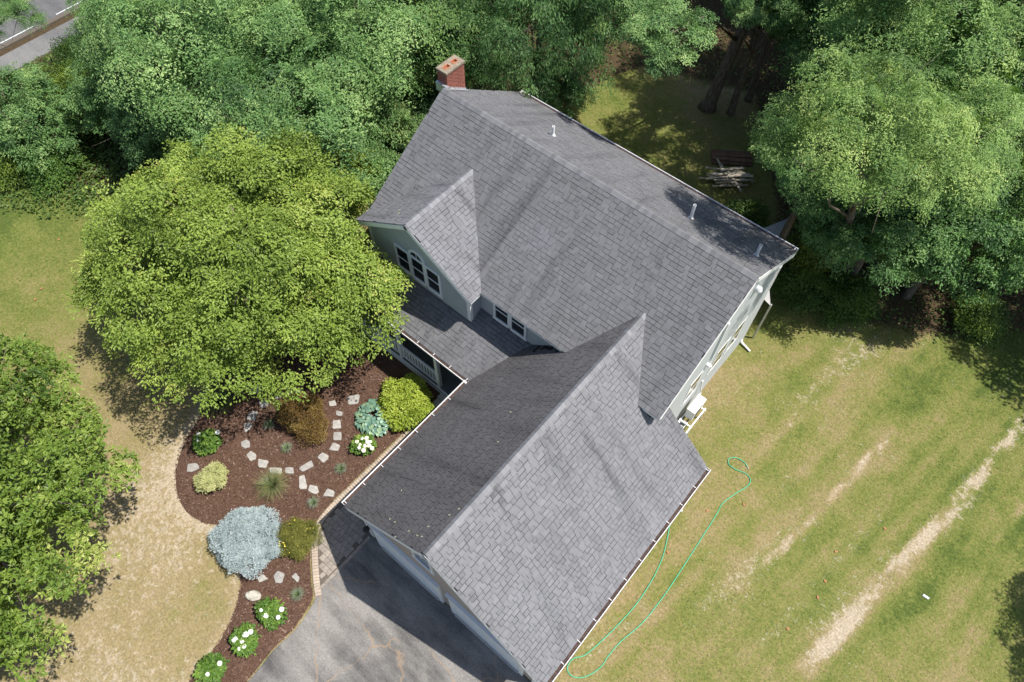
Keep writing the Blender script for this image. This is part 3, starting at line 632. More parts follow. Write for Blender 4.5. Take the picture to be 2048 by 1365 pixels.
# garage doors in white surrounds
def garage_door(x0, x1, zt=2.25):
    b = MB(); b.box(x0 - .16, x0, GF - .075, GF - .002, 0, zt + .16); b.box(x1, x1 + .16, GF - .075, GF - .002, 0, zt + .16); b.box(x0, x1, GF - .074, GF - .002, zt, zt + .16)
    b.box(x0 - .2, x1 + .2, GF - .13, GF - .076 + .0735, zt + .161, zt + .21)
    g = b.build('garage_door', M['white'], HZ)
    h = zt / 4
    for i in range(4):
        p = MB().box(x0 + .004, x1 - .004, GF - .045, GF - .006, i * h + .006, (i + 1) * h - .006).build('door_panel', M['white'], g)
        for k_ in range(4):
            w_ = (x1 - x0) / 4; MB().box(x0 + k_ * w_ + .07, x0 + (k_ + 1) * w_ - .07, GF - .054, GF - .0455, i * h + .09, (i + 1) * h - .09).build('raised_panel' if i < 3 else 'door_pane', M['white'] if i < 3 else M['glass'], g)
    MB().box(x0, x1, GF - .12, GF - .03, .0125, .03).build('door_threshold', M['kerb'], g)
garage_door(7.18, 9.86); garage_door(10.56, 13.24)
# wall lantern at the garage corner
b = MB(); lx, ly, lz = 6.93, GF - .2, 1.75
b.tube([(lx, ly, lz - .16), (lx, ly, lz + .05), (lx, ly, lz + .14), (lx, ly, lz + .19)], [.07, .12, .10, .02], 10); b.bar((lx, ly, lz + .2), (lx, GF - .02, lz + .2), .03, .03); b.box(lx - .05, lx + .05, GF - .05, GF - .018, lz - .05, lz + .28); b.build('wall_lantern', M['black'], HZ)
# vent pipes through the back slope
for x, y, h in ((3.61, 1.63, .42), (9.35, 1.5, .62), (11.71, 1.59, .52)):
    z = zmain(y); b = MB(); n = 12; r0, r1 = .052, .042; b.tube([(x, y, z - .1), (x, y, z + h)], r0, n, False)
    b.tube([(x, y, z + h), (x, y, z + h - .15)], r1, n, False); c0 = len(b.v)
    ring = [(x + r * math.cos(2 * math.pi * i / n), y + r * math.sin(2 * math.pi * i / n), z + h) for r in (r0, r1) for i in range(n)]
    b.add(ring, [(i, (i + 1) % n, n + (i + 1) % n, n + i) for i in range(n)]); vp = b.build('vent_pipe', M['pvc'], HZ)
    b = MB(); nn = np.array([0, sS, cS]); uu = np.array([0, cS, -sS]); b.obox(np.array([x - .09, y, z]) - uu * .09 + nn * .018, np.array([.18, 0, 0]), uu * .18, nn * .006); b.tube([(x, y, z), (x, y, z + .1)], [.085, .058], n); b.build('pipe_flashing', M['pvc'], vp)

# chimney of single bricks
CX0, CX1, CY0, CY1, CT = -.42, .03, .2, 1.07, 8.62
b = MB().box(CX0 + .012, CX1 - .012, CY0 + .012, CY1 - .012, -.1, CT - .01); ch = b.build('chimney', M['mortar'], HZ, label='red brick chimney at the left end of the ridge')
bm = [MB().box(-.10, .10, -.05, .05, -.0285, .0285).mesh('brick'), MB().box(-.05, .05, -.05, .05, -.0285, .0285).mesh('brick')]
for q in bm: q.materials.append(M['brick'])
zc = CT - .036; row = 0
while zc > 7.15:
    for face in range(4):
        ln = (CX1 - CX0) if face % 2 == 0 else (CY1 - CY0); s = 0 if row % 2 == face % 2 else -.105; u = s
        while u < ln - .02:
            a, c = max(u, 0), min(u + .2, ln); u += .212
            if c - a < .05: continue
            m_ = .5 * (a + c); sc_ = (c - a) / .2
            p = [(CX0 + m_, CY0 + .048), (CX1 - .048, CY0 + m_), (CX0 + m_, CY1 - .048), (CX0 + .048, CY0 + m_)][face]
            if face in (0, 2) and (p[0] + (c - a) / 2 > CX1 - .0): pass
            o = link('brick', bm[0], None, ch, loc=(p[0], p[1], zc + R.uniform(-.001, .001))); o.scale = (sc_ * (1 if face % 2 == 0 else .998), 1, 1); o.rotation_euler = (0, 0, 0 if face % 2 == 0 else math.pi / 2)
    zc -= .073; row += 1
# crown with two flue mouths
b = MB(); x0, x1, y0, y1 = CX0 - .03, CX1 + .03, CY0 - .03, CY1 + .03; zt, z0 = CT + .075, CT + .001
fl = [(-.29, -.10, .30, .58), (-.29, -.10, .70, .95)]
ysn = [y0, fl[0][2], fl[0][3], fl[1][2], fl[1][3], y1]
for i in range(5):
    if i in (1, 3):
        b.box(x0, fl[0][0], ysn[i], ysn[i + 1], z0, zt); b.box(fl[0][1], x1, ysn[i], ysn[i + 1], z0, zt)
    else: b.box(x0, x1, ysn[i], ysn[i + 1], z0, zt)
b.build('chimney_crown', M['crown'], ch)
for (a, c, d, e) in fl:
    b = MB(); t = .022; g = .002; b.box(a + g, a + t, d + g, e - g, z0, zt + .02); b.box(c - t, c - g, d + g, e - g, z0, zt + .02); b.box(a + t, c - t, d + g, d + t, z0, zt + .02); b.box(a + t, c - t, e - t, e - g, z0, zt + .02); b.build('flue_liner', M['clay'], ch)
    MB().box(a + t, c - t, d + t, e - t, z0 + .0, z0 + .004).build('flue_bottom', M['soot'], ch)
b = MB(); nb = np.array([0, sS, cS]); ub = np.array([0, -cS, sS])
b.obox(np.array([CX1 + .002, CY1 + .1, zmain(CY1 + .1)]) + nb * .028, np.array([.11, 0, 0]), ub * ((CY1 - CY0 + .32) / cS), nb * .012); b.obox(np.array([CX1 + .003, CY1 + .03, zmain(CY1 + .03)]), np.array([.01, 0, 0]), ub * ((CY1 - CY0 + .05) / cS), np.array([0, 0, .11]))
b.box(CX0 - .0, CX1 + .1, CY0 - .12, CY0 - .004, HR - .3, HR + .035)
b.build('chimney_flashing', M['metal'], ch)

# porch: deck, skirt, posts, rails and balusters
MB().box(XW0, GL - .01, -YP - .02, YF - .001, .32, .40).build('porch_deck', M['deck'], HZ)
MB().box(XW0, GL - .01, -YP - .05, -YP - .021, -.05, .405).build('porch_skirt', M['white'], HZ)
MB().box(PX0 + .1, GL, -YP + .12, -YP + .25, EG - .34, EG - .15).build('porch_beam', M['white'], HZ)
yr_ = -YP + .06
for x in (.35, 2.55, 4.55, 6.35): MB().box(x - .07, x + .07, yr_ - .07, yr_ + .07, .401, EG - .345).build('porch_post', M['white'], HZ)
MB().box(.42, 4.5, yr_ - .04, yr_ + .04, 1.22, 1.28).build('porch_rail', M['white'], HZ); MB().box(.42, 4.5, yr_ - .03, yr_ + .03, .48, .54).build('porch_rail', M['white'], HZ)
bal = MB().box(-.032, .032, -.02, .02, 0, .676).mesh('baluster'); bal.materials.append(M['white'])
for i in range(26): link('baluster', bal, None, HZ, loc=(.55 + i * .153, yr_, .542))
for i in range(3): MB().box(4.75, 6.1, -YP - .33 - .28 * i + .001, -YP - .055 - .28 * i, -.02, .30 - .1 * i).build('porch_step', M['kerb'], HZ)
MB().box(5.0, 5.9, YF - .06, YF - .02, .401, 2.45).build('front_door', M['siding'], HZ)
# fixtures on the sunny gable wall
b = MB(); b.box(XW1 + .02, XW1 + .09, -.41, -.33, 3.62, 6.1); b.build('line_cover', M['white'], HZ, label='white vertical conduit cover on gable wall')
b = MB(); b.tube([(XW1 + .0, -.5, 3.68), (XW1 + .13, -.5, 3.68), (XW1 + .18, -.5, 3.66)], [.07, .085, .03], 10); b.build('wall_light', M['white'], HZ)
b = MB(); b.tube([(XW1 + .0, 1.35, 6.1), (XW1 + .15, 1.35, 6.1), (XW1 + .21, 1.35, 6.06)], [.11, .13, .05], 12); b.build('vent_hood', M['white'], HZ)

# ------------------------------------------------------------------ heat pump on its stand
hp = empty('heat_pump', (12.52, -.62, 0), 'white outdoor heat pump unit on a metal stand beside the gable wall', 'heat pump')
def hb(name, mat, *a): return MB().box(*a).build(name, mat, hp)
body = hb('casing', M['pvc'], -.16, .16, -.4, .38, .72, 1.28)
MB().box(-.165, .168, -.405, .385, 1.281, 1.30).build('lid', M['pvc'], body)
b = MB()
for i in range(9): b.box(.161, .172, -.3, .16, .80 + i * .05, .815 + i * .05)
b.tube([(.165, -.07, 1.02), (.175, -.07, 1.02)], .2, 20); b.build('fan_grille', M['black'], body)
for y in (-.62, .30):
    hb('stand_leg', M['pvc'], -.20, -.16, y - .02, y + .02, -.02, .70); hb('stand_leg', M['pvc'], .26, .30, y - .02, y + .02, -.02, .70)
    hb('stand_rail', M['pvc'], -.21, .33, y - .025, y + .025, .701, .718)
for x in (-.18, .28): hb('stand_rail', M['pvc'], x - .025, x + .025, -.95, .4, .66, .70)
hp2 = empty('heat_pump', (12.50, -1.33, 0), 'dark grilled outdoor unit on the low end of the metal stand', 'heat pump')
body = MB().box(-.13, .12, -.26, .24, .05, .62).build('casing', M['black'], hp2)
for i in range(5): MB().box(-.13, .12, -.25 + i * .115, -.235 + i * .115, .621, .640).build('grille_bar', M['pvc'], hp2)
for x in (-.13, .10): MB().box(x, x + .02, -.26, .24, .641, .655).build('grille_bar', M['pvc'], hp2)
hp2.location.y = -1.36
b = MB(); b.tube([(XW1 + .05, -.05, 1.9), (XW1 + .1, -.03, 1.4), (XW1 + .16, -.0, 1.05), (XW1 + .2, -.2, .95)], .03, 8); b.build('refrigerant_line', M['pvc'], hp, loc=(-12.52, .62, 0))

# ------------------------------------------------------------------ foliage
def nrm(a): return a / (np.linalg.norm(a, axis=-1, keepdims=True) + 1e-9)
def leaf_mesh(name, P, D, Nn, ln, wd, tone, fold=.25):
    """one folded leaf per row: base P, direction D, normal Nn"""
    D = nrm(D); Sd = nrm(np.cross(Nn, D)); U = np.cross(D, Sd); ln = ln[:, None]; wd = wd[:, None]
    V = np.stack([P, P + D * ln * .45 - Sd * wd * .5 + U * wd * fold, P + D * ln, P + D * ln * .45 + Sd * wd * .5 + U * wd * fold], 1)
    n = len(P); return mesh_np(name, V, np.arange(n * 4).reshape(n, 4), dict(tone=('FACE', np.clip(tone, 0, 1))))
def lobes_on(r, R, H, K, size, inner=.25, zmin=-.45, far=1.04):
    """bough centres spread over an uneven ellipsoid (R wide, H high)"""
    out = []; ph = r.uniform(0, 6.28)
    for i in range(K):
        zz = 1 - (1 - zmin) * (i + .5) / K; a = i * 2.39996 + ph + r.normal(0, .25); h = math.sqrt(max(0, 1 - zz * zz)); sz = size * r.uniform(.62, 1.35)
        rr = r.uniform(.66, far) if r.random() > inner else r.uniform(.35, .62)
        out.append((math.cos(a) * h * R * rr, math.sin(a) * h * R * rr, zz * H * rr, sz))
    return np.array(out)
def foliage(name, r, lobes, m, q, leaf, mode='layer', flat=.62, spray=.6, up=.75, aspect=.5, tone0=.5, tvar=.14, keep=None, down=-.3, droop=.15):
    K = len(lobes); d = nrm(r.normal(size=(K * m * 2, 3))); d = d[d[:, 2] > down]; d = d[r.permutation(len(d))][:K * m]
    li = np.arange(len(d)) % K; lc = lobes[li, :3]; lr = lobes[li, 3:4] * np.array([1, 1, flat])
    c = lc + d * lr * r.uniform(.72, 1.08, (len(d), 1))
    # drop sprays buried in another bough
    bury = np.zeros(len(c), int)
    for k in range(K): bury += (np.linalg.norm((c - lobes[k, :3]) / (lobes[k, 3] * np.array([1, 1, flat])), axis=1) < .62)
    ok = bury == 0; c, d, li = c[ok], d[ok], li[ok]; n = len(c)
    out = nrm(d + .9 * nrm(c) * np.array([1, 1, .3])); ax = nrm(out * np.array([1, 1, .35]) + r.normal(0, .35, (n, 3))); Nn = nrm(np.array([0, 0, up]) + .55 * d + r.normal(0, .34, (n, 3)))
    ax = nrm(ax - Nn * (ax * Nn).sum(-1, keepdims=True)); lat = np.cross(Nn, ax); sz = spray * r.uniform(.7, 1.35, n)
    tl = r.normal(0, tvar, K)[li] + r.normal(0, tvar * 1.05, n)
    I = np.repeat(np.arange(n), q); T = len(I); s = r.uniform(-.5, .62, T); g = r.normal(0, 1, T); hh = r.normal(0, 1, T)
    if mode == 'frond':        # leaflets in two rows along several stems
        stem = r.integers(0, 5, T); fan = (stem - 2) * .42 + r.normal(0, .05, T); s = r.uniform(0, 1, T); side = np.where(r.random(T) < .5, -1, 1)
        dirs = ax[I] * np.cos(fan)[:, None] + lat[I] * np.sin(fan)[:, None]; per = -ax[I] * np.sin(fan)[:, None] + lat[I] * np.cos(fan)[:, None]
        P = c[I] + dirs * (s * sz[I])[:, None] - ax[I] * (.35 * sz[I])[:, None] + Nn[I] * (hh * .05 * sz[I] - droop * s ** 2 * sz[I])[:, None]
        D = per * side[:, None] + dirs * .55 + r.normal(0, .18, (T, 3)) - np.array([0, 0, droop]); NL = nrm(Nn[I] + r.normal(0, .20, (T, 3)))
    elif mode == 'star':       # leaves bunched at twig ends
        bunch = r.integers(0, 7, T); ba = bunch * .9 + I * 1.7; bp = (np.cos(ba) * .4)[:, None] * ax[I] + (np.sin(ba) * .4)[:, None] * lat[I] + (np.sin(bunch * 2.1 + I) * .16)[:, None] * Nn[I]
        th = r.uniform(0, 6.28, T); el = r.uniform(-.25, .75, T); D = (np.cos(th) * np.cos(el))[:, None] * ax[I] + (np.sin(th) * np.cos(el))[:, None] * lat[I] + np.sin(el)[:, None] * Nn[I]
        P = c[I] + bp * sz[I][:, None] + D * (r.uniform(.0, .06, T))[:, None]; NL = nrm(Nn[I] + r.normal(0, .4, (T, 3)))
    else:
        P = c[I] + ax[I] * (s * sz[I])[:, None] + lat[I] * (g * .27 * sz[I])[:, None] + Nn[I] * ((hh * .08 - .12 * g * g * .3) * sz[I])[:, None]
        D = ax[I] * r.uniform(.2, 1, T)[:, None] + lat[I] * (np.sign(g) * r.uniform(.1, 1.0, T))[:, None] + r.normal(0, .25, (T, 3)) - np.array([0, 0, droop]); NL = nrm(Nn[I] + r.normal(0, .28, (T, 3)))
    tone = tone0 + tl[I] + r.normal(0, .10, T); ln = leaf * r.uniform(.65, 1.3, T)
    if keep is not None: k_ = keep(P); P, D, NL, ln, tone = P[k_], D[k_], NL[k_], ln[k_], tone[k_]
    return leaf_mesh(name, P, D, NL, ln, ln * aspect * r.uniform(.8, 1.2, len(ln)), tone)
def trunk_mesh(r, h, rad, lobes, off, n=10, lean=(0, 0)):
    b = MB(); top = np.array([lean[0], lean[1], h]); pts = [np.array([0, 0, -.15]) , np.array([0, 0, .25]), top * .33 + r.normal(0, .06, 3), top * .66 + r.normal(0, .08, 3), top]
    b.tube(pts, [rad * 1.45, rad * 1.1, rad * .9, rad * .7, rad * .3], 9)
    for k in r.permutation(len(lobes))[:n]:
        e = lobes[k, :3] + off; t = r.uniform(.42, .92); s = np.array([lean[0] * t, lean[1] * t, h * t]); mid = s * .45 + e * .55 + np.array([0, 0, -.12 * np.linalg.norm(e - s)])
        r0 = rad * (.52 - .3 * t); b.tube([s, mid, e], [r0, r0 * .55, r0 * .14], 6)
        for _ in range(2):
            e2 = e + r.normal(0, .5, 3) * lobes[k, 3]; b.tube([mid * .5 + e * .5, e2], [r0 * .35, r0 * .08], 5)
    return b.mesh('trunk', True)
PROTO = {}
def proto(key, seed, R, H, K, size, m, q, leaf, **kw):
    r = np.random.default_rng(seed); lb = lobes_on(r, R, H, K, size); PROTO[key] = (foliage('crown', r, lb, m, q, leaf, **kw), lb)
def tree(key, px, py, zc, sc, label, color=(1, 1, 1), mat='leaf_wood', rz=None, trad=.17, name='woodland_tree', group=None, cat='tree', squash=1.0, base=None):
    me, lb = PROTO[key]; x, y, _ = at(px, py, zc); r = np.random.default_rng(abs(hash((px, py))) % 2 ** 31 if False else int(px * 7 + py * 13))
    bx, by = (x, y) if base is None else base
    t = empty(name, (bx, by, 0), label, cat, group); a = r.uniform(0, 6.28) if rz is None else rz
    cr = link('crown', me, M[mat], t, loc=(x - bx, y - by, zc)); cr.rotation_euler = (0, 0, a); cr.scale = (sc, sc, sc * squash); cr.color = (*color, 1)
    ca, sa = math.cos(a), math.sin(a); l2 = lb.copy(); l2[:, 0] = (lb[:, 0] * ca - lb[:, 1] * sa) * sc; l2[:, 1] = (lb[:, 0] * sa + lb[:, 1] * ca) * sc; l2[:, 2] = lb[:, 2] * sc * squash
    tm = trunk_mesh(r, zc + l2[:, 2].max() * .55, trad, l2, np.array([x - bx, y - by, zc]), 12, (x - bx, y - by)); link('trunk', tm, M['bark'], t)
    return t

# the yellow green tree in the lawn bed
r = np.random.default_rng(11); yc = np.array([-2.2, -7.75, 4.5]); lb = lobes_on(r, 5.0, 3.8, 92, 1.08, .22, -.5, .95)
lb = np.concatenate([lb, lobes_on(r, 3.4, 2.6, 16, 1.0, .5, -.1)])
lb = np.concatenate([lb, np.array([(math.cos(a) * 5.1 * k_, math.sin(a) * 5.1 * k_, z_, s_) for a, k_, z_, s_ in zip(r.uniform(1.2, 4.1, 16), r.uniform(.95, 1.07, 16), r.uniform(-1.2, 1.0, 16), r.uniform(.5, .8, 16))])])
kl = ~((lb[:, 0] + yc[0] > -.6) & (lb[:, 1] + yc[1] > -5.3)); lb = lb[kl]
lb = np.concatenate([lb, np.array([(1.2, -6.7, 4.0, .95), (2.0, -6.2, 4.5, .9), (.9, -6.0, 5.0, .95), (1.7, -7.1, 3.5, .9), (.2, -6.7, 3.6, .95), (2.2, -5.7, 4.9, .75), (.1, -5.9, 5.6, .9), (1.0, -7.8, 3.4, .9), (.4, -7.4, 4.6, 1.0)]) - np.array([yc[0], yc[1], yc[2], 0])])
kp = lambda P: ~(((P[:, 0] + yc[0] > -.35) & (P[:, 1] + yc[1] > -4.95)) | ((P[:, 0] + yc[0] > 0) & (P[:, 1] + yc[1] > -6.05) & (P[:, 2] + yc[2] < zpor(P[:, 1] + yc[1]) + .25)))
t = empty('shade_tree', (yc[0], yc[1], 0), 'large yellow green shade tree in front of the porch', 'tree')
cr = link('crown', foliage('crown', r, lb, 33, 70, .104, 'layer', flat=.6, spray=.66, aspect=.56, tone0=.5, tvar=.11, keep=kp, down=-.35), M['leaf_gold'], t, loc=(0, 0, yc[2])); cr.color = (1, 1, 1, 1)
link('trunk', trunk_mesh(r, 7.2, .24, lb, np.array([0, 0, yc[2]]), 34), M['bark'], t)
# the oak at the left edge
r = np.random.default_rng(12); oc = np.array(at(-222, 1040, 5.2)); lb = lobes_on(r, 6.0, 4.5, 110, 1.08, .2, -.5, .84)
t = empty('oak_tree', (oc[0], oc[1], 0), 'glossy green oak tree at the left edge of the lawn', 'tree')
cr = link('crown', foliage('crown', r, lb, 24, 72, .14, 'star', flat=.6, spray=.70, aspect=.42, tone0=.52, tvar=.12, down=-.4), M['leaf_oak'], t, loc=(0, 0, oc[2])); cr.color = (1, 1, 1, 1)
link('trunk', trunk_mesh(r, 8.2, .26, lb, np.array([0, 0, oc[2]]), 36), M['bark'], t)

# woods: four kinds of crown
proto('feather', 21, 3.4, 3.0, 32, 1.06, 22, 128, .105, mode='frond', flat=.6, spray=.92, aspect=.40, tone0=.52, tvar=.13, droop=.22)
proto('broad', 22, 3.3, 3.0, 28, 1.04, 22, 104, .145, mode='layer', flat=.58, spray=.78, aspect=.5, tone0=.46, tvar=.13, droop=.35)
proto('narrow', 23, 3.0, 3.4, 34, .95, 26, 70, .125, mode='layer', flat=.85, spray=.62, aspect=.27, tone0=.40, tvar=.14, up=.35, droop=.8)
proto('dense', 24, 2.2, 2.2, 30, .72, 26, 60, .09, mode='layer', flat=.75, spray=.45, aspect=.55, tone0=.48, tvar=.13)
proto('open', 25, 3.3, 2.8, 15, 1.0, 22, 60, .150, mode='layer', flat=.5, spray=.75, aspect=.5, tone0=.5, tvar=.14, droop=.35)
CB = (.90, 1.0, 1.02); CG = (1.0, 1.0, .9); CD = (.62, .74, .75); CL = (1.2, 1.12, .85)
WOODS = [
    ('feather', 600, 235, 5.2, 1.08, CB, 'broad feathery blue green tree overhanging the shade tree, left of the chimney'),
    ('feather', 395, 95, 6.0, 1.10, CB, 'feathery tree in the top row right of the road corner'),
    ('feather', 715, 45, 6.2, 1.05, CB, 'feathery tree at the top edge up and left of the chimney'),
    ('feather', 272, 60, 5.6, .70, CB, 'small feathery tree overhanging the road edge'),
    ('broad', 860, 60, 5.6, .78, CG, 'mid green tree just above the chimney'),
    ('dense', 745, 255, 3.6, .92, (.95, .95, .95), 'dense round tree wedged against the left gable roof edge'),
    ('narrow', 1075, 75, 5.6, 1.08, CD, 'dark drooping narrow leaved tree right of the chimney'),
    ('narrow', 1150, 10, 6.0, .7, CD, 'dark drooping tree at the top edge between chimney and big trunk'),
    ('feather', 1715, 265, 10.8, .66, (1.12, 1.1, .95), 'bright feathery tree right of the back roof corner'),
    ('broad', 1640, 330, 6.0, .55, CB, 'smaller broad leaved tree beside the lumber heap'),
    ('feather', 1880, 95, 8.2, 1.05, (1.0, 1.05, .95), 'tall feathery tree in the upper right corner'),
    ('broad', 1760, 20, 6.0, .8, CB, 'broad leaved tree at the top edge right of the two bare trunks'),
    ('feather', 2010, 310, 5.6, .95, CG, 'feathery tree at the right edge of the woods'),
    ('feather', 1850, 290, 8.0, .74, (1.05, 1.08, .95), 'feathery tree crowding the bright feathery tree on its right'),
    ('broad', 1700, 440, 4.0, .50, CB, 'low broad leaved tree under the bright feathery tree near the roof corner'),
    ('broad', 1770, 455, 4.2, .68, CB, 'broad leaved tree low in the woods below the bright feathery tree'),
    ('broad', 1925, 455, 4.4, .78, (.82, .95, .9), 'dark broad leaved tree at the lawn edge of the woods'),
    ('narrow', 1850, 330, 5.0, .75, (.8, .85, .75), 'shaded narrow leaved tree in the gap of the right woods'),
    ('dense', 2035, 500, 2.0, .7, CL, 'light green bushy tree at the right edge by the lawn'),
    ('dense', 1120, 185, 1.7, .62, CD, 'low dark bushy tree hugging the back eave near the chimney'),
    ('broad', 350, 245, 3.6, .62, CD, 'dark understory tree behind the shade tree on the left'),
    ('dense', 250, 190, 2.8, .88, CB, 'pale blue green understory tree beside the bare soil patch'),
    ('dense', 45, 250, 1.9, .95, CB, 'blue green bushy tree at the left edge below the foot path'),
    ('narrow', 480, 230, 4.2, .72, CD, 'dark narrow tree between the two big feathery trees'),
    ('broad', 640, 130, 4.0, .66, CD, 'dark tree in the gap up and left of the chimney'),
    ('broad', 850, 250, 2.8, .5, CD, 'low dark tree hugging the chimney side of the house'),
    ('feather', 5, 25, 5.4, .40, CB, 'loose branches of a tree over the road in the top left corner'),
    ('narrow', 960, 100, 4.6, .66, CD, 'dark tree close behind the chimney'),
    ('open', 1265, 20, 6.2, .55, CB, 'open broad leaved tree at the top edge left of the big bare trunk'),
    ('broad', 1535, 5, 6.0, .48, CB, 'small broad leaved tree at the top edge beside the big bare trunk'),
    ('open', 1560, 20, 5.0, .6, CG, 'open leafy tree at the top edge just right of the big bare trunk'),
    ('broad', 1640, 30, 5.0, .6, CB, 'blue green tree behind the cut bare trunk'),
    ('narrow', 1790, 220, 5.5, .7, CD, 'dark tree deep between the bright and tall feathery trees'),
    ('feather', 2060, 120, 8.0, .9, CB, 'feathery tree cut by the right edge in the upper corner'),
    ('broad', 540, 20, 5.0, .8, CD, 'shaded tree at the top edge between two feathery trees'),
]
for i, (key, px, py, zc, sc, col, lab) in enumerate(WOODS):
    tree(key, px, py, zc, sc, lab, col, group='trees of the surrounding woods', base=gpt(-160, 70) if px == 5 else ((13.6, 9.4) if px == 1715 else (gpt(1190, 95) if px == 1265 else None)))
# the tall tree right of the frame whose shadow falls on the lawn
tree('broad', 2640, 1290, 5.0, .62, 'tree outside the right edge that shades the lawn corner', CG, name='lawn_tree')
# far woods that close the view behind
BACK = [(-18, 9, 5, 1.3, 'feathery tree of the back row beyond the feathery tree at the road corner'), (-12, 15, 6, 1.35, 'broad leaved tree of the back row at the top edge, left half'), (-6, 20, 6, 1.4, 'drooping tree of the back row beyond the chimney'), (0, 26, 6, 1.4, 'feathery tree of the back row beyond the back lawn'),
    (7, 26, 6.5, 1.4, 'broad leaved tree of the back row beyond the dead trunk'), (14, 24, 7, 1.4, 'drooping tree of the back row in the upper right'), (20, 20, 6.5, 1.35, 'feathery tree of the back row near the right edge'), (25, 15, 6, 1.25, 'broad leaved tree of the back row cut by the right edge'),
    (-20, 1, 4.6, 1.15, 'drooping tree next to the road, behind the pale understory tree'), (-11, 6, 4.6, 1.1, 'feathery tree of the back row left of the chimney'), (-15, -1.5, 4.2, .95, 'broad leaved tree between the road and the shade tree'), (16, 15, 6, 1.2, 'drooping tree deep in the right woods'), (9.5, 17, 6, 1.1, 'feathery tree right of the dead trunk, deep in the woods')]
for i, (x, y, z, sc, lab) in enumerate(BACK):
    me, lb = PROTO[('feather', 'broad', 'narrow')[i % 3]]
    t = empty('woodland_tree', (x, y, 0), lab, 'tree', 'trees of the back row'); cr = link('crown', me, M['leaf_wood'], t, loc=(0, 0, z)); cr.scale = (sc,) * 3; cr.rotation_euler = (0, 0, i * 1.3); cr.color = (.85, .95, .95, 1)
    link('trunk', trunk_mesh(np.random.default_rng(i), z + 1, .18, lb * sc, np.array([0, 0, z]), 8), M['bark'], t)
# bare trunk stub among the leaves
q = at(1574, 105, 0)
t = empty('dead_tree', (q[0], q[1], 0), 'bare grey dead trunk snapped off high, above the lumber heap', 'dead tree')
MB().tube([(0, 0, -.1), (.02, 0, 1.2), (.05, .05, 2.3), (.08, .06, 3.4)], [.26, .2, .17, .15], 10).build('trunk', M['bark'], t, True)
b = MB(); b.tube([(.05, .05, 2.5), (.5, .1, 2.9), (.9, .2, 3.1)], [.05, .03, .01], 6); b.build('branch', M['bark'], t, True)
q = at(1415, 215, 0)
t = empty('big_trunk_tree', (q[0], q[1], 0), 'big leaning brown tree trunk rising from the back lawn', 'tree')
b = MB(); b.tube([(0, 0, -.1), (.05, .03, .35), (.2, .1, 2), (.42, .2, 4.2), (.7, .3, 7)], [.52, .33, .27, .25, .20], 14); b.build('trunk', M['bark'], t, True)
me, lb = PROTO['feather']; cr = link('crown', me, M['leaf_wood'], t, loc=(2.8, 4.6, 11.0)); cr.scale = (.95, .95, .8); cr.color = (*CB, 1)
me, lb = PROTO['open']; cr = link('crown', me, M['leaf_wood'], t, loc=(8.2 - q[0], 12.3 - q[1], 11.6)); cr.scale = (.95, .95, .6); cr.rotation_euler = (0, 0, .6); cr.color = (*CB, 1)  # unseen crown added above the view to throw dapples on the back lawn
MB().tube([(.7, .3, 6.9), (2.6, -.6, 9.2), (8.2 - q[0], 12.3 - q[1], 11.6)], [.2, .13, .05], 8).build('limb', M['bark'], t, True)  # limb reaching to the added crown
bx, by, _ = at(1335, 75, 9.2); me, lb = PROTO['open']; cr = link('crown', me, M['leaf_wood'], t, loc=(bx - q[0], by - q[1], 9.2)); cr.scale = (.50, .50, .36); cr.rotation_euler = (0, 0, 2.2); cr.color = (*CB, 1); cr['label'] = 'low broad leaved bough over the back lawn'
b = MB(); b.tube([(.38, .18, 3.9), ((bx - q[0]) * .5, (by - q[1]) * .5, 7.6), (bx - q[0], by - q[1], 9.3)], [.09, .05, .02], 8); b.build('limb', M['bark'], t, True)
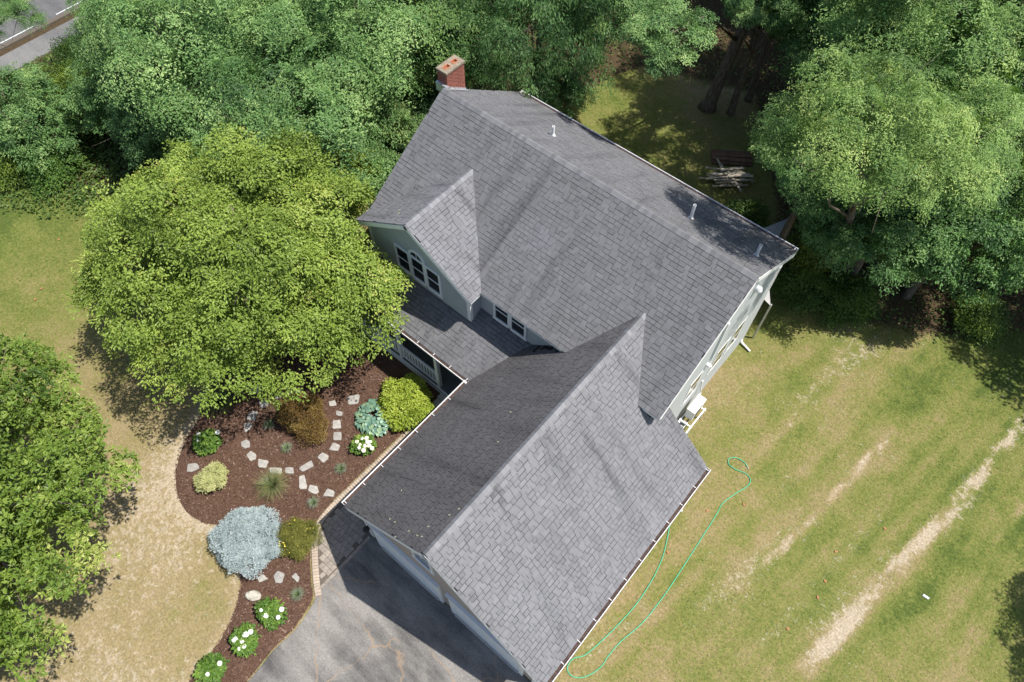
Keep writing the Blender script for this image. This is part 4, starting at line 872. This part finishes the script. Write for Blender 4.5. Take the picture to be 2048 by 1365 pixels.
# shrubs of the wood edge and undergrowth
def shrub(name, x, y, R_, H_, mat, label, cat='shrub', K=14, size=.42, m=18, q=30, leaf=.07, seed=0, z0=0, group=None, color=(1, 1, 1), mesh=None, **kw):
    r = np.random.default_rng(seed); lb = lobes_on(r, R_ * .8, H_ * .8, K, size * R_, .3, -.15, 1.12)
    t = empty(name, (x, y, z0), label, cat, group); o = link('foliage', foliage('foliage', r, lb, m, q, leaf, **kw), M[mat], t, loc=(0, 0, H_ * .42)); o.color = (*color, 1)
    b = MB()
    for k in range(5): e = lb[k * len(lb) // 5, :3] * .8; b.tube([(0, 0, -.05), (e[0] * .4, e[1] * .4, H_ * .3), (e[0], e[1], e[2] + H_ * .42)], [.02, .014, .005], 5)
    b.build('stem', M['bark'], t); return t
for i, (px, py, R_, H_, col, lab) in enumerate([(1640, 500, 1.5, 2.0, (1.3, 1.1, .6), 'yellowish bush touching the back right corner of the roof'), (75, 200, 1.1, 1.2, (.75, .9, .8), 'dark bush at the left edge just below the foot path'), (30, 330, 1.0, 1.0, (1.2, 1.15, .7), 'light bush at the far left above the lawn'), (1600, 575, .9, 1.2, (.9, 1, .8), 'low dark bush below the back right roof corner'), (1700, 600, 1.0, 1.3, (.9, 1, .8), 'low bush at the lawn edge under the woods'),
        (150, 170, 1.3, 1.5, (1.1, 1.1, .6), 'yellow green bush beside the foot path'), (160, 110, 1.1, 1.3, (.7, .8, .6), 'dark bush at the end of the foot path'), (170, 235, 1.2, 1.3, (1.2, 1.1, .6), 'bright bush left of the bare soil patch'), (90, 330, 1.2, 1.2, (.8, 1, .8), 'leafy bush at the left edge above the weeds'),
        (1960, 640, .8, .9, (1.1, 1.1, .8), 'small bush at the lawn edge near the right border'), (1500, 440, .8, 1.0, (.6, .7, .5), 'dark bush beside the back gutter'), (430, 330, 1.2, 1.4, (.9, .95, .7), 'bush peeking out behind the shade tree')]):
    x, y, _ = at(px, py, H_ * .6); shrub('wood_edge_shrub', x, y, R_, H_, 'weed', lab, K=16, size=.42, m=22, q=40, leaf=.10, seed=60 + i, group='shrubs at the wood edge', color=col, tvar=.16)
r = np.random.default_rng(80); k = 150000; x = np.concatenate([r.uniform(-26, -2, k // 2), r.uniform(-26, 24, k // 2)]); y = np.concatenate([r.uniform(-15, 8, k // 2), r.uniform(-16, 20, k // 2)]); wv = woodness(x, y); px_ = project(np.stack([x, y, x * 0], -1))
hgt = fbm(x * .8, y * .8); bare = np.minimum(np.hypot(x - gpt(215, 250)[0], y - gpt(215, 250)[1]) / 1.3, 1)
weedy = np.clip(1 - np.hypot((px_[:, 0] - 110) / 230, (px_[:, 1] - 350) / 95), 0, 1) * 1.6
dens = np.clip(wv * .75 * (x < -4) + wv * .6 * (x >= -4) + weedy, 0, 1) * np.clip(bare * 1.5 - .5, 0, 1); ok = (r.random(k) < dens) & ~((x < -24.7)); x, y, hgt = x[ok], y[ok], hgt[ok]; n = len(x)
z = r.uniform(.02, .42, n) * hgt * 1.6; D = nrm(r.normal(0, 1, (n, 3)) * np.array([1, 1, .3])); 
link('undergrowth', leaf_mesh('undergrowth', np.stack([x, y, z], -1), D, nrm(np.array([0, 0, 1.]) + r.normal(0, .35, (n, 3))), r.uniform(.10, .22, n), r.uniform(.06, .12, n), r.normal(.5, .2, n)), M['weed'], kind='stuff', label='low leafy undergrowth along the wood edge').color = (1, 1, 1, 1)

# grass blades of the lawn
r = np.random.default_rng(81); k = 260000; x = r.uniform(-14, 28, k); y = r.uniform(-24, 16, k); q = project(np.stack([x, y, x * 0], -1))
ok = (q[:, 0] > -40) & (q[:, 0] < 2090) & (q[:, 1] > -20) & (q[:, 1] < 1400) & ~inside(x, y, bo_np) & ~((x > -.2) & (x < 14.6) & (y < 3.6) & (y > -30) & ~((x > GRT + .1) & (y > -12.2)) & ~((x > XW1 + .05) & (y > YR)))
x, y = x[ok], y[ok]; g, d = growth(x, y); g = g + (fbm(x * 5, y * 5) - .5) * .9; ok = (woodness(x, y) < .6) & (r.random(len(x)) < np.clip(1.15 - d * 1.1, .08, 1)) ; x, y, g, d = x[ok], y[ok], g[ok], d[ok]; n = len(x)
D = nrm(r.normal(0, 1, (n, 3)) * np.array([1, 1, .25]) + np.array([0, 0, .45]))
link('lawn_grass', leaf_mesh('lawn_grass', np.stack([x, y, np.full(n, -.012)], -1), D, nrm(r.normal(0, 1, (n, 3))), r.uniform(.04, .085, n), r.uniform(.008, .016, n), 1 - np.clip(g * .95 + r.normal(0, .16, n), 0, 1), 0), M['turf'], kind='stuff', label='short half dry lawn grass').color = (1, 1, 1, 1)

# ------------------------------------------------------------------ garden
z4 = lambda x, y: (320 + x * .2857, 740 + y * .2857)
z5 = lambda x, y: (360 + x * .293, 980 + y * .293)
z8 = lambda x, y: (1100 + x * .3552, 880 + y * .3552)
def bed_at(px, py, h=0): x, y, _ = at(px, py, h + .06); return x, y, bz(x, y)
STONES = [(z4, [(645, 290), (690, 300), (665, 360), (610, 355), (615, 320)]), (z4, [(590, 380), (648, 372), (640, 415), (595, 445)]), (z4, [(570, 510), (605, 488), (633, 505), (630, 545), (600, 555), (570, 540)]),
    (z4, [(605, 600), (640, 570), (678, 600), (670, 630), (635, 645)]), (z4, [(690, 625), (765, 640), (745, 692), (690, 685)]), (z4, [(765, 688), (855, 690), (855, 733), (775, 733)]), (z4, [(878, 688), (935, 685), (940, 730), (880, 728)]),
    (z4, [(975, 700), (990, 675), (1065, 635), (1078, 680), (1000, 717)]), (z4, [(1103, 615), (1135, 580), (1185, 605), (1175, 630), (1140, 657)]), (z4, [(1180, 565), (1215, 512), (1262, 530), (1250, 570)]), (z4, [(1218, 440), (1270, 438), (1272, 495), (1215, 498)]),
    (z4, [(1210, 360), (1265, 352), (1272, 412), (1210, 418)]), (z4, [(975, 745), (1015, 738), (1030, 800), (1028, 835), (975, 838)]), (z4, [(1035, 850), (1050, 805), (1105, 815), (1112, 860), (1090, 873)]), (z4, [(1137, 885), (1170, 830), (1222, 850), (1215, 890)]),
    (z4, [(193, 660), (262, 655), (277, 690), (225, 718), (188, 715)]), (z4, [(640, 115), (700, 105), (710, 160), (640, 170)]), (z4, [(800, 170), (860, 150), (875, 195), (810, 210)]), (z4, [(890, 120), (940, 135), (930, 180), (885, 170)]),
    (z4, [(690, 225), (755, 205), (765, 250), (710, 275)]), (z4, [(1180, 225), (1230, 215), (1240, 255), (1190, 260)]), (z4, [(1235, 290), (1280, 300), (1275, 330), (1235, 325)]), (z4, [(1310, 190), (1400, 175), (1390, 240), (1320, 250)]), (z4, [(945, 150), (1000, 140), (1005, 170), (950, 175)]),
    (z5, [(530, 605), (568, 575), (603, 610), (545, 635)]), (z5, [(640, 590), (670, 552), (717, 575), (697, 640), (650, 635)]), (z5, [(758, 592), (790, 567), (818, 600), (805, 635)])]
ORD = ['first', 'second', 'third', 'fourth', 'fifth', 'sixth', 'seventh', 'eighth', 'ninth', 'tenth', 'eleventh', 'twelfth']
SLAB = ['flagstone of the curved stepping arc, %s counting from its upper left end' % o for o in ORD] + ['tall flagstone just right of the fountain grass', 'flagstone between two others below the stepping arc', 'flagstone nearest the paver edging, above the lavender',
    'lone flagstone left of the variegated shrub', 'shaded flagstone under the tree, leftmost of the upper row', 'shaded flagstone under the tree, above the bronze shrub', 'half hidden flagstone under the tree, third of the upper row', 'dappled flagstone just above the first stone of the arc',
    'shaded flagstone right of the bronze shrub', 'small shaded flagstone above the last stone of the arc', 'speckled flagstone beside the blue hosta', 'half hidden flagstone under the tree, rightmost of the upper row',
    'left of three flagstones below the blue spruce', 'middle pointed flagstone of three below the blue spruce', 'right of three flagstones, below the yellow flowered shrub']
for (zz, P), lab in zip(STONES, SLAB):
    W_ = np.array([at(*zz(*p), .07)[:2] for p in P]); c = W_.mean(0); z = bz(*c) + .0; W_ = W_ - c; n = len(W_)
    rr = random.Random(int(c[0] * 1000) + 7); pts = []
    for i in range(n):
        a, e = W_[i], W_[(i + 1) % n]
        for t in (.12, .5, .88): pts.append(a + (e - a) * t + np.array([rr.uniform(-.012, .012), rr.uniform(-.012, .012)]))
    m_ = len(pts); b = MB(); t1 = .045
    vs = [(p[0], p[1], -.03) for p in pts] + [(p[0], p[1], t1 - .012) for p in pts] + [(p[0] * .955, p[1] * .955, t1 + rr.uniform(-.003, .004)) for p in pts] + [(0, 0, t1 + .003)]
    b.add(vs, [(i, (i + 1) % m_, m_ + (i + 1) % m_, m_ + i) for i in range(m_)] + [(m_ + i, m_ + (i + 1) % m_, 2 * m_ + (i + 1) % m_, 2 * m_ + i) for i in range(m_)] + [(2 * m_ + i, 2 * m_ + (i + 1) % m_, 3 * m_) for i in range(m_)])
    me = b.mesh('flagstone'); bmx = bmesh.new(); bmx.from_mesh(me); bmesh.ops.recalc_face_normals(bmx, faces=bmx.faces); bmx.to_mesh(me); bmx.free()
    link('flagstone', me, M['flag'], label=lab, cat='stone', group='flagstones in the mulch bed', loc=(c[0], c[1], z))
# boulder
x, y, z = bed_at(507, 1192); bmx = bmesh.new(); bmesh.ops.create_icosphere(bmx, subdivisions=4, radius=1)
for v in bmx.verts:
    p = np.array(v.co); f = 1 + .35 * (fbm(np.array([p[0] * 1.3 + 5]), np.array([p[1] * 1.3 + p[2] * 2]))[0] - .5) + .1 * (fbm(np.array([p[0] * 5 + 5]), np.array([p[1] * 5 + p[2] * 4]))[0] - .5)
    f = f * (1 - .15 * max(0, abs(p[0] * .8 + p[1] * .6) - .5)); v.co = Vector((p[0] * .27 * f, p[1] * .17 * f, max(-.6, min(p[2], .72 + .1 * p[0])) * .2 * f))
me = bpy.data.meshes.new('boulder'); bmx.to_mesh(me); bmx.free(); o = link('boulder', me, M['boulder'], label='pale lichened boulder in the mulch near the driveway', cat='boulder', loc=(x, y, z + .04)); o.rotation_euler = (0, 0, .75)

# shrubs in the bed
x, y, z = bed_at(498, 1078, .35); shrub('blue_spruce', x, y, 1.22, .95, 'spruce', 'silvery blue dwarf spruce spreading over the bed edge', K=34, size=.27, m=75, q=30, leaf=.055, seed=31, z0=z, mode='star', flat=.7, spray=.17, aspect=.42, tvar=.08, tone0=.55, down=-.2)
x, y, z = bed_at(595, 1078, .4); shrub('yellow_flower_shrub', x, y, .70, .75, 'gold_shrub', 'olive gold shrub dotted with yellow flowers beside the blue spruce', K=20, size=.36, m=40, q=26, leaf=.045, seed=32, z0=z, spray=.2, aspect=.4, tvar=.1)
yf = bpy.data.objects[[o.name for o in bpy.data.objects if o.name.startswith('yellow_flower_shrub')][0]]
r = np.random.default_rng(33)
fm = MB().add([(0, 0, .012)] + [(.022 * math.cos(i * math.pi / 5) * (1 if i % 2 else .55), .022 * math.sin(i * math.pi / 5) * (1 if i % 2 else .55), .02) for i in range(10)], [(0, 1 + i, 1 + (i + 1) % 10) for i in range(10)]).mesh('flower'); fm.materials.append(M['yellow'])
for i in range(34):
    a, rr = r.uniform(0, 6.28), .62 * math.sqrt(r.random()); px, py = rr * math.cos(a), rr * math.sin(a); link('flower', fm, None, yf, loc=(px, py, .74 * math.sqrt(max(.05, 1 - (rr / .78) ** 2)) + .16))
x, y, z = bed_at(428, 958, .3); shrub('variegated_shrub', x, y, .52, .62, 'varieg', 'round cream and yellow variegated shrub in the bed', K=18, size=.36, m=40, q=22, leaf=.05, seed=34, z0=z, spray=.16, aspect=.55, tvar=.1, tone0=.62)
x, y, z = bed_at(607, 836, .5); shrub('bronze_maple', x, y, .92, .95, 'maple', 'bronze and gold dwarf maple inside the stone arc', K=26, size=.32, m=44, q=26, leaf=.06, seed=35, z0=z, mode='star', spray=.24, aspect=.4, tvar=.15, tone0=.5)
x, y, z = bed_at(812, 803, .4); shrub('chartreuse_shrub', x, y, .98, .75, 'chart', 'bright chartreuse shrub against the porch walk', K=26, size=.30, m=34, q=22, leaf=.10, seed=36, z0=z, spray=.26, aspect=.6, tvar=.13)
# hosta with single leaves
x, y, z = bed_at(750, 832, .3); ho = empty('hosta', (x, y, z), 'blue green hosta clump with broad leaves between chartreuse shrub and arc', 'hosta')
def hosta_leaf(tn):
    b = MB(); rows = 6; vs = []; fs = []
    for i in range(rows + 1):
        t = i / rows; w_ = .5 * math.sin(math.pi * min(1, t ** .75)) * .62; zz = .18 * math.sin(t * 2.4) - .16 * t * t
        vs += [(t, -w_, zz + .10 * w_), (t, 0, zz - .02), (t, w_, zz + .10 * w_)]
    for i in range(rows): k = i * 3; fs += [(k, k + 1, k + 4, k + 3), (k + 1, k + 2, k + 5, k + 4)]
    tones = []
    for i in range(rows): tones += [tn, tn]
    return mesh_np('leaf', np.array(vs), np.array([f[::-1] for f in fs]), dict(tone=('FACE', tones)), True)
hl = [hosta_leaf(t) for t in (.25, .45, .6, .8)]
for q in hl: q.materials.append(M['hosta'])
r = np.random.default_rng(37)
for i in range(150):
    a = i * 2.4; rr = .66 * math.sqrt((i + .5) / 150); o = link('leaf', hl[int(r.integers(0, 4)) if rr < .5 else int(r.integers(1, 4))], None, ho, loc=(rr * math.cos(a), rr * math.sin(a), .42 * (1 - (rr / .72) ** 2) + .1)); s = r.uniform(.17, .25); o.scale = (s, s, s); o.rotation_euler = (r.normal(0, .2), .15 + .5 * rr + r.normal(0, .15), a + r.normal(0, .3)); o.color = (1, 1, 1, 1)
# hydrangeas: leafy dome and each flower head
def flower_head(mat, seed):
    bmx = bmesh.new(); bmesh.ops.create_icosphere(bmx, subdivisions=3, radius=1); r_ = np.random.default_rng(seed)
    for v in bmx.verts: v.co = v.co * float(1 + r_.uniform(-.14, .14)); v.co.z *= .8
    me = bpy.data.meshes.new('flower_head'); bmx.to_mesh(me); bmx.free(); me.materials.append(mat); return me
fh, fhc = flower_head(M['bloom'], 1), flower_head(M['cream'], 2)
def hydrangea(px, py, R_, heads, label, seed, cream=False, H_=.5, hs=.085):
    x, y, z = bed_at(px, py, .3); t = shrub('hydrangea', x, y, R_, H_, 'hyd', label, 'hydrangea', K=12, size=.42, m=22, q=14, leaf=.115, seed=seed, z0=z, spray=.22, aspect=.62, tvar=.1, group='hydrangeas in the bed'); rr = random.Random(seed)
    for hx, hy in heads:
        wx, wy, _ = at(hx, hy, z + H_ * 1.18); s = hs * rr.uniform(.75, 1.15); o = link('flower_head', fhc if cream and rr.random() < .6 else fh, None, t, loc=(wx - x, wy - y, H_ * 1.18)); o.scale = (s, s, s); o.rotation_euler = (0, 0, rr.uniform(0, 6))
hydrangea(413, 882, .33, [(397, 869), (397, 880), (435, 865)], 'hydrangea with two large white heads at the left end of the bed', 41)
hydrangea(728, 890, .28, [(714, 884), (724, 878), (733, 877), (741, 884), (720, 890), (730, 892), (738, 892), (744, 897), (727, 901), (718, 896), (735, 884)], 'compact hydrangea crowded with cream heads below the hosta', 42, True, .42, .075)
hydrangea(541, 1227, .30, [(523, 1221), (556, 1235), (532, 1231), (563, 1219)], 'hydrangea with four white heads, topmost beside the driveway', 43)
hydrangea(489, 1280, .32, [(501, 1264), (491, 1270), (484, 1283), (488, 1293), (479, 1297), (470, 1280)], 'hydrangea with six white heads, middle of three by the driveway', 44)
hydrangea(425, 1338, .32, [(439, 1327), (415, 1349)], 'hydrangea with two big white heads at the bottom edge', 45)
# lavender tufts and fountain grasses: arching blades
def tuft(name, px, py, R_, H_, n, mat, label, cat, seed, wd=.012, group=None, tone=.5, seg=4, color=(1, 1, 1), lo=.25):
    x, y, z = bed_at(px, py, 0); r = np.random.default_rng(seed); a = r.uniform(0, 6.28, n); sp = R_ * np.sqrt(r.uniform(lo, 1, n)) * r.uniform(.6, 1.25, n); hh = H_ * r.uniform(.6, 1.1, n); b0 = np.stack([np.cos(a), np.sin(a)], -1) * (r.random(n) * .10 * R_ / .5)[:, None]
    rows = []
    for i in range(seg + 1):
        t = i / seg; w_ = wd * (1 - t * .9) * r.uniform(.8, 1.2, n); c = np.concatenate([b0 + np.stack([np.cos(a), np.sin(a)], -1) * (sp * t ** 1.4)[:, None], (hh * (1.55 * t - .85 * t ** 2.4))[:, None]], 1)
        s_ = np.stack([-np.sin(a), np.cos(a), a * 0], -1) * w_[:, None]; rows += [c - s_, c + s_]
    V = np.stack(rows, 1); k = 2 * (seg + 1); F = np.array([(2 * i, 2 * i + 1, 2 * i + 3, 2 * i + 2) for i in range(seg)]); F = (F[None] + k * np.arange(n)[:, None, None]).reshape(-1, 4)
    tn = np.clip(np.repeat(r.normal(tone, .18, n), seg) + np.tile(np.linspace(-.12, .3, seg), n), 0, 1)
    o = link(name, mesh_np(name, V, F, dict(tone=('FACE', tn))), M[mat], label=label, cat=cat, group=group, loc=(x, y, z)); o.color = (*color, 1); return o
tuft('fountain_grass', 549, 975, .66, .62, 620, 'grass', 'fountain grass with spreading blades at the centre of the bed', 'grass', 51, .007, 'fountain grasses')
tuft('fountain_grass', 446, 808, .62, .6, 520, 'grass', 'dark fountain grass half under the shade tree', 'grass', 52, .008, 'fountain grasses', color=(.8, .95, .7))
for i, (px, py, lab) in enumerate([(540, 853, 'small lavender plant left of the bronze maple'), (575, 899, 'small lavender plant below the bronze maple'), (683, 940, 'small lavender plant near the paver edging'), (628, 1008, 'small lavender plant above the yellow flowered shrub'), (596, 1190, 'small lavender plant near the driveway corner')]):
    tuft('lavender', px, py, .24, .26, 260, 'lav', lab, 'lavender', 53 + i, .009, 'lavender plants', .5)

# garden hose on the right lawn
hpth = [at(*z8(*p), .0)[:2] for p in [(660, 330), (676, 435), (672, 490), (640, 640), (600, 740), (550, 830), (470, 945), (330, 1095), (200, 1210), (135, 1230), (98, 1280), (115, 1325), (170, 1340), (230, 1320), (290, 1275), (330, 1215), (400, 1135), (520, 1030), (640, 880), (740, 730), (830, 590), (900, 480), (940, 415), (975, 355), (1050, 300), (1110, 262), (1128, 225), (1100, 190), (1040, 165), (1005, 135), (1010, 105), (1050, 103), (1090, 125), (1112, 155)]]
sp = smoothpath(hpth, 8); b = MB(); b.tube([(p[0], p[1], .012) for p in sp], .0135, 8); hs = b.build('garden_hose', M['green_hose'], smooth=True, label='bright green garden hose looped across the right lawn', cat='hose')
p, q_ = sp[-1], sp[-2]; d = unit(np.array([p[0] - q_[0], p[1] - q_[1]])); MB().tube([(p[0], p[1], .016), (p[0] + d[0] * .06, p[1] + d[1] * .06, .016)], .019, 10).build('hose_coupling', M['metal'], hs)

# things behind the house: shade sail, posts, lumber
s1, s2 = np.array(at(1575, 437, 2.6)), np.array(at(1541, 612, 2.35)); s3 = np.array([8.6, 4.6, 2.7]); s4 = np.array([10.2, 3.75, 2.9])
cs = [s1, s2, s4, s3]; cen = sum(cs) / 4; b = MB(); K_ = 12; rim = []
for i in range(4):
    a, c = cs[i], cs[(i + 1) % 4]
    for k in range(K_): t = k / K_; p = a + (c - a) * t; rim.append(p + (cen - p) * .24 * 4 * t * (1 - t))
n = len(rim); mid = [p * .5 + cen * .5 + np.array([0, 0, -.05]) for p in rim]; vs = rim + mid + [cen + np.array([0, 0, -.1])]; fs = [(i, (i + 1) % n, n + (i + 1) % n, n + i) for i in range(n)] + [(n + i, n + (i + 1) % n, 2 * n) for i in range(n)]
low = [v - np.array([0, 0, .006]) for v in vs]; m_ = len(vs); b.add(vs + low, fs + [tuple(m_ + i for i in f[::-1]) for f in fs] + [((i + 1) % n, i, m_ + i, m_ + (i + 1) % n) for i in range(n)])
sl = b.build('shade_sail', M['sail'], label='grey shade sail whose corners stick out behind the back right roof corner', cat='shade sail')
for i, (s_, lab) in enumerate(((s1, 'post carrying the far corner of the shade sail'), (s2, 'post carrying the near corner of the shade sail'))): MB().tube([(0, 0, -.1), (0, 0, s_[2] + .02)], .04, 8).build('sail_post', M['metal'], label=lab, cat='post', loc=(s_[0] + (.03 if i == 0 else .0), s_[1] + .05, 0))
r = random.Random(9)
hx, hy = gpt(1455, 362); bxm = [MB().box(-l / 2, l / 2, -w_ / 2, w_ / 2, 0, h).mesh('plank') for l, w_, h in ((1.5, .09, .04), (1.15, .14, .03), (.9, .05, .05), (1.7, .07, .05))]
for q in bxm: q.materials.append(M['board'])
for i in range(26):
    o = link('plank', bxm[i % 4], None, label='pale weathered board in the heap by the woods', cat='board', group='pale boards of the lumber heap', loc=(hx + r.uniform(-.45, .45), hy + r.uniform(-.5, .5), .05 + i * .014)); o.rotation_euler = (r.uniform(-.06, .06), r.uniform(-.08, .08), r.choice([.55, .75, -.35, 2.2, .65, .6]) + r.uniform(-.25, .25))
hx, hy = gpt(1462, 318); bb = MB().box(-.95, .95, -.11, .11, 0, .06).mesh('brown_plank'); bb.materials.append(M['brown'])
for i, (dy, dz) in enumerate(((-.36, .1), (-.12, .1), (.12, .1), (.36, .1), (-.2, .17), (.08, .17))): o = link('brown_plank', bb, None, label='broad brown board in the stack behind the pale lumber heap', cat='board', group='brown boards behind the lumber heap', loc=(hx - dy * .55, hy + dy * .8, dz - .06)); o.rotation_euler = (0, 0, .62 + r.uniform(-.05, .05))
# litter and fallen leaves
x, y, _ = at(1851, 1194); b = MB(); b.add([(-.11, -.03, 0), (.10, -.045, .015), (.12, .035, .01), (-.09, .04, .02), (-.08, -.01, .035), (.08, 0, .05)], [(0, 1, 5, 4), (1, 2, 5), (2, 3, 4, 5), (3, 0, 4), (3, 2, 1, 0)]); o = b.build('paper_scrap', M['litter'], label='white scrap lying on the lower right lawn', cat='litter', loc=(x, y, .01)); o.rotation_euler = (0, 0, .1)
dm = MB().add([(-.06, 0, 0), (-.01, -.035, .015), (.06, 0, .005), (-.01, .035, .02)], [(0, 1, 2), (0, 2, 3)]).mesh('fallen_leaf'); dm.materials.append(M['dead'])
for px, py in [(152, 568), (71, 600), (84, 578), (1770, 1058), (1672, 1104), (1650, 1163), (1575, 1258), (1635, 1195), (1415, 1022), (1335, 1105), (1488, 1010), (118, 480)]:
    x, y, _ = at(px, py); o = link('fallen_leaf', dm, None, label='fallen brown leaf lying on the lawn', cat='leaf', group='fallen leaves on the lawn', loc=(x, y, .02)); o.rotation_euler = (0, .1, r.uniform(0, 6)); o.scale = (1.2, 1.2, 1)
pmh = MB().add([(-.05, -.012, 0), (.05, -.014, .006), (.05, .014, .01), (-.05, .012, .004)], [(0, 1, 2, 3)]).mesh('fallen_petal'); pmh.materials.append(M['petal'])
def on_slope(px, py, fn):
    z = 5.0
    for _ in range(40): x, y, _z = at(px, py, z); z = .5 * z + .5 * fn(x, y)
    return at(px, py, z)
for px, py, fn, nn in [(791, 1046, 0, 0), (781, 1040, 0, 0), (819, 1064, 0, 0), (858, 1055, 0, 0), (792, 1076, 0, 0), (836, 1073, 0, 0), (900, 1032, 0, 0), (919, 1020, 0, 0), (804, 983, 0, 0), (845, 1075, 0, 0), (1022, 826, 0, 0), (997, 886, 0, 0)]:
    x, y, z = on_slope(px, py, lambda x, y: zgar(x)); o = link('fallen_petal', pmh, None, label='pale fallen leaf on the dark left garage roof slope', cat='leaf', group='pale leaves on the garage roof', loc=(x - .015, y, z + .035)); o.rotation_euler = (0, -math.atan(SG), r.uniform(-.6, .6))
for px, py in [(798, 428), (735, 423), (840, 348), (799, 422)]:
    x, y, z = on_slope(px, py, lambda x, y: zdor(x) if px != 840 else zmain(y)); o = link('fallen_petal', pmh, None, label='pale fallen leaf on the dormer side of the roof', cat='leaf', group='pale leaves by the dormer', loc=(x, y, z + .03)); o.rotation_euler = (0, -math.atan(SD), r.uniform(-.6, .6))
